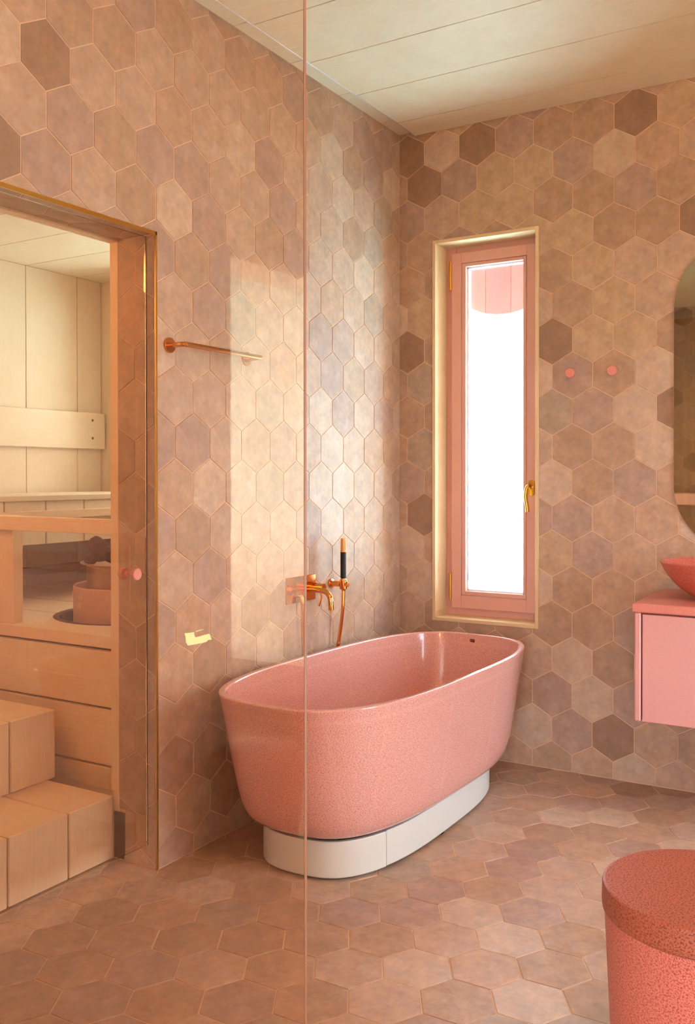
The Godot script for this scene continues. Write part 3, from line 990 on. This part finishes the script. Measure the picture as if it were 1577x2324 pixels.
func build_glass_screen():
	var t = thing("glass_screen", "tall pink tinted frameless glass shower screen in the foreground on the left", "shower screen", Vector3(0, 0, 2.7))
	obj("glass_panel", box_mesh(Vector3(0.002, 0.006, -0.003), Vector3(1.2822, 2.3, 0.003), 0.0), M.screen_glass, t)
	obj("polished_edge", box_mesh(Vector3(1.2824, 0.006, -0.003), Vector3(1.2832, 2.3, 0.003), 0.0002), mat(Color(0.60, 0.43, 0.33), 0.3), t)
	# wall profile that holds it, out of the picture
	var s := st()
	box(s, Vector3(0.0005, 0.0, 0.0045), Vector3(0.02, 2.3, 0.012), 0.001)
	box(s, Vector3(0.0005, 0.0, -0.012), Vector3(0.02, 2.3, -0.0045), 0.001)
	obj("wall_profile", s, M.brass, t)
	# torn bits of masking tape left on the glass
	var tape := mat(Color(0.86, 0.92, 0.70), 0.7)
	var ts := st()
	var poly := PackedVector2Array([Vector2(1.0532, 0.9992), Vector2(1.0640, 1.0010), Vector2(1.0728, 1.0030), Vector2(1.0742, 0.9962), Vector2(1.0768, 0.9948), Vector2(1.0900, 0.9990), Vector2(1.1035, 1.0030), Vector2(1.1052, 1.0010), Vector2(1.1088, 0.9942), Vector2(1.1010, 0.9925), Vector2(1.0985, 0.9895), Vector2(1.0850, 0.9858), Vector2(1.0600, 0.9800), Vector2(1.0562, 0.9850), Vector2(1.0555, 0.9930)])
	slab(ts, poly, 0.0, 0.0006, 0.0001)
	var tp := obj("masking_tape", ts, tape, self, Transform3D(Basis(), Vector3(0, 0, 2.7036)))
	tag(tp, "torn bit of pale green masking tape stuck on the glass screen", "tape")
	ts = st()
	slab(ts, PackedVector2Array([Vector2(1.0768, 1.0036), Vector2(1.0850, 1.0060), Vector2(1.0925, 1.0085), Vector2(1.0926, 1.0092), Vector2(1.0840, 1.0072), Vector2(1.0766, 1.0046)]), 0.0, 0.0005, 0.0)
	tp = obj("tape_shred", ts, tape, self, Transform3D(Basis(), Vector3(0, 0, 2.7036)))
	tag(tp, "thin shred of tape on the glass just above the larger torn bit", "tape")


# ------------------------------------------------------------------ the bathtub
func ring(a: float, b: float, y: float, n := 3.1, seg := 112) -> Array:
	var out := []
	for i in seg:
		var t := TAU * i / seg
		# spread the points more evenly round the corners
		var c := cos(t)
		var q := sin(t)
		out.append(Vector3(a * signf(c) * pow(absf(c), 2.0 / n), y, b * signf(q) * pow(absf(q), 2.0 / n)))
	return out

func build_bathtub():
	var t = thing("bathtub", "freestanding speckled pink oval bathtub on a white plinth under the window", "bathtub", Vector3(0.402, 0, 0.832))
	var turn := Transform3D(Basis(Vector3.UP, -0.035), Vector3.ZERO)
	var prof := [[0.255, 0.598, 0.128], [0.262, 0.607, 0.130], [0.278, 0.630, 0.140], [0.289, 0.650, 0.157], [0.296, 0.665, 0.180], [0.302, 0.678, 0.21], [0.309, 0.692, 0.26], [0.320, 0.710, 0.34], [0.334, 0.733, 0.45], [0.3475, 0.7525, 0.549], [0.3490, 0.7550, 0.557], [0.3475, 0.7540, 0.5605], [0.3440, 0.7510, 0.562], [0.3310, 0.7380, 0.562], [0.3275, 0.7345, 0.5605], [0.3255, 0.7320, 0.556], [0.318, 0.722, 0.52], [0.300, 0.695, 0.40], [0.284, 0.665, 0.29], [0.270, 0.640, 0.245], [0.240, 0.600, 0.215], [0.18, 0.52, 0.200], [0.09, 0.3, 0.196], [0.001, 0.003, 0.195]]
	var rows := []
	for q in prof:
		rows.append(ring(q[0], q[1], q[2], 3.1))
	rows.push_front(ring(0.001, 0.003, 0.128))
	var s := st()
	grid(s, rows, true, false, false)
	obj("tub", s, M.durat, t, turn)
	# plinth of white panels
	var pl := []
	for q in [[0.2545, 0.6005, 0.012], [0.2560, 0.6020, 0.0135], [0.2560, 0.6020, 0.123], [0.2545, 0.6005, 0.1245], [0.240, 0.586, 0.1245], [0.240, 0.586, 0.012]]:
		pl.append(ring(q[0], q[1], q[2], 2.93, 112))
	# near curve, right side, far curve, left side
	for part in [[11, 45], [45, 67], [67, 101], [101, 123]]:
		var cut := []
		for row in pl:
			var line := []
			for i in range(part[0], part[1] + 1):
				line.append(row[i % 112])
			# a hair's breadth of joint at both ends
			line[0] = line[0].lerp(line[1], 0.03)
			line[-1] = line[-1].lerp(line[-2], 0.03)
			cut.append(line)
		s = st()
		grid(s, sharp_rows(cut), false, true, false)
		obj("plinth_panel", s, M.white, t, Transform3D(Basis(), Vector3(-0.002, -0.0015 if part[0] == 11 else 0.0, 0.010)))
	for q in [[0.225, 0.06], [-0.225, 0.06], [0.1, -0.45], [-0.1, -0.45], [0.1, 0.5], [-0.1, 0.5]]:
		s = st()
		var ft := Transform3D(Basis(), Vector3(q[0], 0, q[1]))
		lathe(s, [Vector2(0.0001, 0.0006), Vector2(0.021, 0.0006), Vector2(0.022, 0.003), Vector2(0.022, 0.006), Vector2(0.018, 0.008), Vector2(0.012, 0.03), Vector2(0.012, 0.126), Vector2(0.0001, 0.126)], 24, ft)
		obj("foot", s, M.rubber, t)
	# little square emblem near the rim
	var at := Transform3D(Basis(Vector3.UP, -0.035 - 0.06) * Basis(Vector3.RIGHT, 0.2), Vector3(0.012, 0.530, -0.7245))
	s = st()
	box(s, Vector3(-0.0105, -0.0105, -0.004), Vector3(0.0105, 0.0105, 0.0008), 0.0004)
	var em := obj("emblem", s, mat(Color(0.33, 0.12, 0.10), 0.4), t, at)
	s = st()
	for b in [[-0.008, 0.001, -0.0055, 0.008], [-0.0055, 0.0060, -0.001, 0.008], [0.001, 0.0015, 0.0035, 0.008], [0.0045, 0.0055, 0.008, 0.0075], [-0.008, -0.0075, -0.0015, -0.006], [-0.0015, -0.006, 0.0005, -0.0015], [0.003, -0.008, 0.0055, -0.002], [0.0055, -0.004, 0.008, -0.002], [-0.007, -0.0025, -0.003, -0.001]]:
		box(s, Vector3(b[0], b[1], 0.0006), Vector3(b[2], b[3], 0.0013))
	obj("emblem_relief", s, mat(Color(0.72, 0.42, 0.36), 0.4), em)

func sharp_rows(rows: Array) -> Array:
	# keeps hard edges on a closed section
	var out := []
	var n := rows.size()
	for j in n:
		var r1 := []
		var r2 := []
		for i in rows[j].size():
			r1.append(rows[j][i].lerp(rows[(j - 1 + n) % n][i], 0.03))
			r2.append(rows[j][i].lerp(rows[(j + 1) % n][i], 0.03))
		out.append(r1)
		out.append(r2)
	return out


# ------------------------------------------------------------------ washstand, mirror, stool
func build_vanity():
	var t = thing("vanity_cabinet", "wall-hung pale pink vanity cabinet under the pink counter", "cabinet", Vector3(1.203, 0.380, 0))
	obj("side_panel", box_mesh(Vector3(0.002, 0, 0.002), Vector3(0.024, 0.3865, 0.4935), 0.004), M.vanity, t)
	obj("side_panel", box_mesh(Vector3(1.276, 0, 0.002), Vector3(1.298, 0.3865, 0.4935), 0.004), M.vanity, t)
	obj("carcass", box_mesh(Vector3(0.024, 0.012, 0.002), Vector3(1.276, 0.386, 0.470)), M.pink_dark, t)
	obj("door", box_mesh(Vector3(0.0295, 0.001, 0.472), Vector3(0.649, 0.3805, 0.4915), 0.0012), M.vanity, t)
	obj("door", box_mesh(Vector3(0.652, 0.001, 0.472), Vector3(1.2705, 0.3805, 0.4915), 0.0012), M.vanity, t)
	obj("bottom_panel", box_mesh(Vector3(0.024, 0.0, 0.002), Vector3(1.276, 0.011, 0.470)), M.vanity, t)
	var c := obj("countertop", box_mesh(Vector3(1.1985, 0.7672, 0.002), Vector3(2.505, 0.7985, 0.5015), 0.003), M.counter)
	tag(c, "pink solid surface counter on top of the wall-hung vanity", "countertop")
	# basin
	var b = thing("wash_basin", "round speckled coral bowl basin standing on the pink counter", "basin", Vector3(1.442, 0.7985, 0.262))
	var s := st()
	lathe(s, [Vector2(0.0001, 0.001), Vector2(0.060, 0.001), Vector2(0.066, 0.004), Vector2(0.095, 0.018), Vector2(0.130, 0.042), Vector2(0.160, 0.073), Vector2(0.182, 0.104), Vector2(0.1955, 0.131), Vector2(0.197, 0.1355), Vector2(0.1955, 0.1385), Vector2(0.190, 0.1390), Vector2(0.1855, 0.136), Vector2(0.172, 0.108), Vector2(0.150, 0.078), Vector2(0.115, 0.047), Vector2(0.07, 0.027), Vector2(0.024, 0.020)], 72)
	obj("bowl", s, M.basin, b)
	s = st()
	lathe(s, [Vector2(0.024, 0.0195), Vector2(0.022, 0.0225), Vector2(0.0001, 0.0235)], 24)
	obj("drain", s, M.copper, b)
	# pill mirror
	var m = thing("mirror", "tall pill-shaped frameless wall mirror above the basin", "mirror", Vector3(1.510, 1.562, 0.0))
	var p := PackedVector2Array()
	for i in 96:
		var a := TAU * i / 96
		p.append(Vector2(cos(a) * 0.277, sin(a) * 0.277 + (0.345 if sin(a) >= 0 else -0.345)))
	s = st()
	slab(s, p, 0.0005, 0.0055, 0.0008)
	obj("backing", s, mat(Color(0.75, 0.62, 0.5), 0.4), m)
	var p2 := Geometry2D.offset_polygon(p, -0.0016)[0]
	s = st()
	slab(s, p2, 0.0050, 0.0062, 0.0002)
	obj("mirror_glass", s, mat(Color(0.72, 0.74, 0.68), 0.02, 1.0), m)
	# what the mirror shows of the wall behind the camera
	var sh := obj("wall_shelf", box_mesh(Vector3(-0.0 + 0.02, 0.98, 5.03), Vector3(1.0, 1.085, 5.195), 0.004), M.pink_paint)
	tag(sh, "pale pink wall shelf behind the camera, seen in the mirror", "shelf")

func build_pouf():
	var t = thing("drum_stool", "low speckled coral drum stool with a lid in the right foreground", "stool", Vector3(1.706, 0, 1.943))
	var s := st()
	lathe(s, [Vector2(0.0001, 0.002), Vector2(0.163, 0.002), Vector2(0.167, 0.006), Vector2(0.172, 0.08), Vector2(0.180, 0.24), Vector2(0.187, 0.388), Vector2(0.187, 0.396), Vector2(0.0001, 0.396)], 96)
	obj("body", s, M.durat_red, t)
	s = st()
	lathe(s, [Vector2(0.0001, 0.3965), Vector2(0.187, 0.3965), Vector2(0.1895, 0.3975), Vector2(0.1915, 0.4005), Vector2(0.1925, 0.410), Vector2(0.1915, 0.444), Vector2(0.1905, 0.4485), Vector2(0.1880, 0.4502), Vector2(0.1840, 0.4502), Vector2(0.0001, 0.4500)], 96)
	obj("lid", s, M.durat_shaded, t)


# ------------------------------------------------------------------ inside the sauna
func build_sauna_things():
	var W = M.timber
	# steps of squared timbers
	for q in [["timber_step", "lower sauna step of thick squared timbers just behind the glass door", -0.185, -0.80, 0.004, 0.208, [1.637, 1.824, 2.050, 2.44]], ["timber_step", "upper sauna step of squared timbers standing on the lower one", -0.485, -1.05, 0.2095, 0.446, [1.612, 1.800, 2.02, 2.44]]]:
		var t = thing(q[0], q[1], "step", Vector3(q[2], q[4], q[6][0]))
		var zs = q[6]
		for i in zs.size() - 1:
			obj("timber", box_mesh(Vector3(q[3] - q[2], 0, zs[i] - zs[0] + (0.003 if i else 0.0)), Vector3(0, q[5] - q[4], zs[i + 1] - zs[0] - 0.003), 0.003, 1 if true else 0, rnd2()), W, t)
	# platform
	var p = thing("sauna_platform", "wooden sauna platform with board front, holding the round stove recess", "platform", Vector3(0, 0, 0))
	var zf := 1.55
	for b in [[0.460, 0.652], [0.262, 0.452], [0.07, 0.254]]:
		obj("front_board", box_mesh(Vector3(-1.7, b[0], zf - 0.03), Vector3(-0.21, b[1], zf - 0.006), 0.002, 0, rnd2()), W, p)
	obj("front_backing", box_mesh(Vector3(-1.7, 0.02, zf - 0.06), Vector3(-0.21, 0.66, zf - 0.032)), M.dark_wood, p)
	# deck boards with a round cut for the stove
	var hole := PackedVector2Array()
	for i in 64:
		var a := TAU * i / 64
		hole.append(Vector2(-0.61 + cos(a) * 0.306, 1.095 + sin(a) * 0.306))
	var edges := [0.17, 0.43, 0.71, 0.98, 1.245, zf]
	for i in edges.size() - 1:
		var r := rect(-1.75, edges[i] + 0.002, -0.205, edges[i + 1] - 0.002)
		for piece in Geometry2D.clip_polygons(r, hole):
			if not Geometry2D.is_polygon_clockwise(piece):
				var s := st()
				slab(s, piece, -0.702, -0.662, 0.002, Transform2D(0, rnd2()))
				# turned so that local z points down, then up again
				obj("deck_board", s, W, p, Transform3D(Basis(Vector3.RIGHT, Vector3.BACK, Vector3.DOWN), Vector3.ZERO))
	# recess ring
	var rg = thing("stove_recess", "round dark metal collar sunk into the platform round the stove", "collar", Vector3(-0.61, 0.7025, 1.095))
	var s2 := st()
	lathe(s2, [Vector2(0.286, -0.20), Vector2(0.2865, -0.004), Vector2(0.289, 0.001), Vector2(0.300, 0.003), Vector2(0.312, 0.0015), Vector2(0.312, 0.0002)], 72)
	obj("rim", s2, mat(Color(0.30, 0.20, 0.17), 0.35, 0.7), rg)
	s2 = st()
	lathe(s2, [Vector2(0.288, -0.2005), Vector2(0.0001, -0.2005)], 48)
	obj("tray", s2, mat(Color(0.16, 0.10, 0.12), 0.5, 0.5), rg)
	# stove
	var v = thing("sauna_stove", "round pale metal sauna stove standing in the platform recess", "stove", Vector3(-0.61, 0.503, 1.095))
	var skin := mat(Color(0.84, 0.66, 0.56), 0.42, 0.25)
	s2 = st()
	lathe(s2, [Vector2(0.0001, 0.0), Vector2(0.235, 0.0), Vector2(0.237, 0.003), Vector2(0.237, 0.316), Vector2(0.2355, 0.3195), Vector2(0.231, 0.3195), Vector2(0.2295, 0.316), Vector2(0.2295, 0.26), Vector2(0.0001, 0.255)], 72)
	obj("shell", s2, skin, v)
	s2 = st()
	lathe(s2, [Vector2(0.1855, 0.256), Vector2(0.1855, 0.396), Vector2(0.190, 0.400), Vector2(0.206, 0.403), Vector2(0.211, 0.406), Vector2(0.209, 0.409), Vector2(0.190, 0.405), Vector2(0.15, 0.395), Vector2(0.0001, 0.392)], 72)
	obj("stone_basket", s2, mat(Color(0.78, 0.62, 0.48), 0.3, 0.7), v)
	var slit := mat(Color(0.95, 0.85, 0.75), 0.4)
	for q in [[-0.10, 0.25], [-0.02, 0.285], [0.09, 0.252], [0.10, 0.29], [-0.16, 0.262]]:
		# slanting ventilation slits in pairs
		for d in [0.0, 0.016]:
			var ang: float = PI / 2 - 0.72 + (q[0] + d) / 0.237
			var c0 := Vector3(-cos(ang + 0.03) * 0.2376, q[1] + 0.012, sin(ang + 0.03) * 0.2376)
			var c1 := Vector3(-cos(ang - 0.0) * 0.2376, q[1] - 0.012, sin(ang - 0.0) * 0.2376)
			s2 = st()
			tube(s2, [c0, c1], 0.0013, 6)
			obj("vent_slit", s2, slit, v)
	# stones, each its own thing
	var stone := mat(Color(0.28, 0.20, 0.19), 0.75)
	stone.heightmap_enabled = false
	var names := [["grey sauna stone at the left rim of the stove", Vector3(-0.132, 0.455, 0.075), 0.073], ["large dark sauna stone on top of the heap", Vector3(0.0, 0.525, 0.0), 0.08], ["flat dark sauna stone at the front of the heap", Vector3(0.005, 0.447, 0.128), 0.07], ["sauna stone at the far side of the stove", Vector3(-0.03, 0.455, -0.11), 0.08], ["sauna stone at the right side of the heap", Vector3(0.125, 0.46, 0.05), 0.075], ["small wedge of sauna stone between the two front stones", Vector3(-0.072, 0.428, 0.168), 0.034]]
	for i in names.size():
		var q = names[i]
		var ss := st()
		rock(ss, q[2], 90 + i)
		var o := obj("sauna_stone", ss, stone, self, Transform3D(Basis(Vector3.UP, i * 1.3), v.position + q[1]))
		tag(o, q[0], "stone", "stones on the sauna stove")
	# upper bench along the rear wall
	var b = thing("sauna_bench", "high wooden sauna bench along the rear wall with a slatted front", "bench", Vector3(0, 0, 0))
	for x in [[-1.74, -1.55], [-1.545, -1.36], [-1.355, -1.165]]:
		obj("seat_board", box_mesh(Vector3(x[0], 1.147, 0.165), Vector3(x[1], 1.166, 2.9), 0.002, 2, rnd2()), M.aspen, b)
	obj("seat_edge", box_mesh(Vector3(-1.175, 1.143, 0.165), Vector3(-1.148, 1.1665, 2.9), 0.002, 2, rnd2()), M.aspen, b)
	var z := 0.42
	for i in 12:
		obj("apron_slat", box_mesh(Vector3(-1.178, 0.957, z), Vector3(-1.158, 1.1425, z + 0.2085), 0.0015, 1, rnd2()), M.aspen, b)
		z += 0.216
	obj("apron_backing", box_mesh(Vector3(-1.20, 0.962, 0.165), Vector3(-1.18, 1.143, 2.9)), M.dark_wood, b)
	obj("rail", box_mesh(Vector3(-1.157, 1.065, 0.165), Vector3(-1.135, 1.1015, 2.9), 0.002, 2, rnd2()), W, b)
	obj("base_rail", box_mesh(Vector3(-1.30, 0.812, 0.165), Vector3(-1.26, 0.848, 2.9), 0.002, 2), M.dark_wood, b)
	for zz in [0.5, 1.17]:
		obj("post", box_mesh(Vector3(-1.29, 0.703, zz), Vector3(-1.26, 0.96, zz + 0.03), 0.002, 1), M.dark_wood, b)
	# backrest
	var r = thing("backrest_board", "wide pale backrest board with two dark screws on the sauna rear wall", "backrest", Vector3(-1.757, 1.394, 0.17))
	obj("board", box_mesh(Vector3(0.012, 0.0, 0.0), Vector3(0.037, 0.192, 2.7), 0.003, 2, rnd2()), M.aspen, r)
	for y in [0.057, 0.152]:
		var sc := st()
		lathe(sc, [Vector2(0.0001, 0.0), Vector2(0.0075, 0.0), Vector2(0.0075, 0.001), Vector2(0.0001, 0.0012)], 16, Transform3D(Basis(Vector3.UP, Vector3.RIGHT, Vector3.BACK * -1.0), Vector3(0.037, y, 0.092)))
		obj("screw", sc, mat(Color(0.4, 0.34, 0.2), 0.5, 0.5), r)
	for zz in [0.08, 1.2]:
		obj("batten", box_mesh(Vector3(0.0005, 0.01, zz), Vector3(0.012, 0.18, zz + 0.04)), M.aspen, r)
	# guard rail in front of the stove
	var g = thing("guard_rail", "wooden guard rail and post in front of the sauna stove", "railing", Vector3(-0.885, 0.7025, 1.475))
	obj("post", box_mesh(Vector3(-0.12, 0.0, 0.0), Vector3(0.075, 0.40, 0.045), 0.002, 1, rnd2()), W, g)
	obj("rail", box_mesh(Vector3(-0.215, 0.348, 0.0455), Vector3(0.68, 0.4, 0.072), 0.002, 0, rnd2()), W, g)

func rock(s: SurfaceTool, r: float, seed_: int):
	var lr := RandomNumberGenerator.new()
	lr.seed = seed_
	var cuts := []
	for i in 14:
		cuts.append([Vector3(lr.randf() - 0.5, lr.randf() - 0.5, lr.randf() - 0.5).normalized(), lr.randf_range(0.62, 0.92)])
	var rows := []
	for j in 15:
		var th := PI * j / 14.0
		var line := []
		for i in 24:
			var ph := TAU * i / 24.0
			var d := Vector3(sin(th) * cos(ph), cos(th), sin(th) * sin(ph))
			var k := 1.0
			for c in cuts:
				var dd: float = d.dot(c[0])
				if dd > 0.05:
					k = minf(k, c[1] / dd)
			line.append(d * Vector3(1.0, 0.72, 0.85) * r * k)
		rows.append(line)
	# flat facets
	for j in 14:
		for i in 24:
			var p := [rows[j][i], rows[j][(i + 1) % 24], rows[j + 1][(i + 1) % 24], rows[j + 1][i]]
			for q in [[0, 1, 2], [0, 2, 3]]:
				var a: Vector3 = p[q[0]]
				var n: Vector3 = (p[q[1]] - a).cross(p[q[2]] - a)
				if n.length() < 1e-10:
					continue
				n = n.normalized()
				if n.dot(a) < 0.0:
					n = -n
				tri(s, [a, p[q[1]], p[q[2]]], n, [Vector2.ZERO, Vector2.RIGHT, Vector2.ONE])


# ------------------------------------------------------------------ fittings on the walls
func out_x(p: Vector3) -> Transform3D:   # local y points out of the left wall
	return Transform3D(Basis(Vector3.UP, Vector3.RIGHT, Vector3.UP.cross(Vector3.RIGHT)), p)

func build_fittings():
	# bath mixer
	var t = thing("bath_mixer", "polished copper wall-mounted bath mixer with square plate and curved spout", "mixer tap", Vector3(0, 0.808, 0.822))
	obj("wall_plate", box_mesh(Vector3(0.0005, -0.0505, -0.0995), Vector3(0.0065, 0.0505, 0.0995), 0.0015), M.copper, t)
	var s := st()
	tube(s, smooth_path([Vector3(0.006, -0.001, -0.012), Vector3(0.06, -0.001, -0.012), Vector3(0.095, -0.002, -0.012), Vector3(0.117, -0.009, -0.012), Vector3(0.130, -0.026, -0.012), Vector3(0.134, -0.048, -0.012), Vector3(0.135, -0.074, -0.012)], 10), 0.0105, 20)
	obj("spout", s, M.copper, t)
	s = st()
	tube(s, [Vector3(0.006, 0.001, -0.070), Vector3(0.020, 0.001, -0.070)], 0.021, 28)
	tube(s, [Vector3(0.0205, 0.001, -0.070), Vector3(0.066, 0.001, -0.070)], 0.0165, 28)
	var kn := obj("control_knob", s, M.copper, t)
	s = st()
	tube(s, smooth_path([Vector3(0.052, -0.012, -0.070), Vector3(0.051, -0.04, -0.070), Vector3(0.044, -0.072, -0.066)]), 0.0036, 12)
	obj("lever", s, M.copper, kn)
	s = st()
	tube(s, [Vector3(0.006, 0.001, 0.068), Vector3(0.016, 0.001, 0.068)], 0.018, 24)
	tube(s, [Vector3(0.0165, 0.001, 0.068), Vector3(0.038, 0.001, 0.068)], 0.0135, 24)
	obj("diverter_knob", s, M.copper, t)
	s = st()
	tube(s, smooth_path([Vector3(0.006, -0.022, 0.022), Vector3(0.020, -0.023, 0.022), Vector3(0.026, -0.030, 0.022), Vector3(0.027, -0.052, 0.022)]), 0.0085, 16)
	obj("hose_outlet", s, M.copper, t)
	# hand shower and its holder
	var h = thing("shower_holder", "copper holder on the tiled wall right of the bath mixer", "holder", Vector3(0, 0.8085, 0.603))
	s = st()
	lathe(s, [Vector2(0.0001, 0.0005), Vector2(0.019, 0.0005), Vector2(0.0195, 0.002), Vector2(0.0195, 0.007), Vector2(0.018, 0.009), Vector2(0.0115, 0.0095), Vector2(0.0115, 0.050), Vector2(0.0001, 0.0505)], 28, out_x(Vector3.ZERO))
	obj("arm", s, M.copper, h)
	s = st()
	lathe(s, [Vector2(0.0112, -0.020), Vector2(0.0150, -0.020), Vector2(0.0155, -0.018), Vector2(0.0155, 0.018), Vector2(0.0150, 0.020), Vector2(0.0112, 0.020)], 28, Transform3D(Basis(), Vector3(0.063, 0, 0)))
	obj("cradle", s, M.copper, h)
	s = st()
	tube(s, [Vector3(0.0775, 0.0, 0.0), Vector3(0.086, 0.0, 0.0)], 0.011, 20)
	obj("clamp_knob", s, M.copper, h)
	var hs = thing("hand_shower", "slim copper hand shower with a black grip and ribbed copper hose", "hand shower", Vector3(0.063, 0.788, 0.603))
	s = st()
	lathe(s, [Vector2(0.0001, -0.006), Vector2(0.0085, -0.006), Vector2(0.0100, 0.0), Vector2(0.0108, 0.004), Vector2(0.0108, 0.045), Vector2(0.0001, 0.045)], 24)
	obj("lower_sleeve", s, M.copper, hs)
	s = st()
	lathe(s, [Vector2(0.0001, 0.0452), Vector2(0.0116, 0.0452), Vector2(0.0118, 0.047), Vector2(0.0118, 0.150), Vector2(0.0116, 0.1515), Vector2(0.0001, 0.1515)], 24)
	obj("grip", s, M.rubber, hs)
	s = st()
	lathe(s, [Vector2(0.0001, 0.1516), Vector2(0.0112, 0.1516), Vector2(0.0114, 0.153), Vector2(0.0114, 0.206), Vector2(0.0108, 0.2075), Vector2(0.0001, 0.2075)], 24)
	obj("spray_head", s, M.copper, hs)
	# the hose loops down behind the bathtub and up to the mixer
	var path := smooth_path([Vector3(0.063, 0.783, 0.603), Vector3(0.061, 0.70, 0.606), Vector3(0.050, 0.60, 0.612), Vector3(0.034, 0.48, 0.625), Vector3(0.024, 0.34, 0.67), Vector3(0.022, 0.27, 0.72), Vector3(0.022, 0.34, 0.77), Vector3(0.024, 0.48, 0.815), Vector3(0.022, 0.60, 0.832), Vector3(0.026, 0.70, 0.842), Vector3(0.027, 0.7545, 0.844)], 60)
	var off := Vector3(-0.063, -0.788, -0.603)
	var pts := []
	var rad := []
	for i in path.size():
		pts.append(path[i] + off)
		rad.append(0.0078 if i % 2 else 0.0066)
	s = st()
	tube(s, pts, rad, 10)
	obj("hose", s, M.copper, hs)
	# towel bar
	var tb = thing("towel_bar", "brass towel bar on the tiled wall beside the sauna opening", "towel bar", Vector3(0, 1.6685, 1.5684))
	s = st()
	lathe(s, [Vector2(0.0001, 0.0005), Vector2(0.0245, 0.0005), Vector2(0.025, 0.002), Vector2(0.025, 0.007), Vector2(0.0235, 0.0085), Vector2(0.0001, 0.0085)], 32, out_x(Vector3.ZERO))
	obj("rosette", s, M.bronze, tb)
	s = st()
	lathe(s, [Vector2(0.0001, 0.0005), Vector2(0.0245, 0.0005), Vector2(0.025, 0.002), Vector2(0.025, 0.007), Vector2(0.0235, 0.0085), Vector2(0.0001, 0.0085)], 32, out_x(Vector3(0, -0.001, -0.405)))
	obj("rosette", s, M.bronze, tb)
	s = st()
	tube(s, smooth_path([Vector3(0.006, 0.0, 0.0), Vector3(0.048, 0.0, 0.0), Vector3(0.058, 0.0, -0.002), Vector3(0.064, 0.0, -0.008), Vector3(0.066, 0.0, -0.018), Vector3(0.066, 0.0, -0.21), Vector3(0.066, 0.0, -0.39), Vector3(0.064, 0.0, -0.398), Vector3(0.058, 0.0, -0.404), Vector3(0.048, 0.0, -0.405), Vector3(0.006, -0.001, -0.405)], 6), 0.0085, 16)
	obj("bar", s, M.bronze, tb)
	# two round hooks
	for q in [[0.8179, "round pink wall hook nearer to the window"], [0.9935, "round pink wall hook nearer to the mirror"]]:
		var k = thing("wall_hook", q[1], "hook", Vector3(q[0], 1.678, 0), 0.0, "round pink wall hooks")
		s = st()
		var at := Transform3D(Basis(Vector3.RIGHT, PI / 2), Vector3.ZERO)
		lathe(s, [Vector2(0.0001, 0.0005), Vector2(0.010, 0.0005), Vector2(0.010, 0.014)], 24, at)
		obj("stem", s, M.vanity, k)
		s = st()
		lathe(s, [Vector2(0.010, 0.014), Vector2(0.0185, 0.0145), Vector2(0.0200, 0.016), Vector2(0.0200, 0.027), Vector2(0.0185, 0.029), Vector2(0.0001, 0.0293)], 32, at)
		obj("disc", s, M.hook, k)
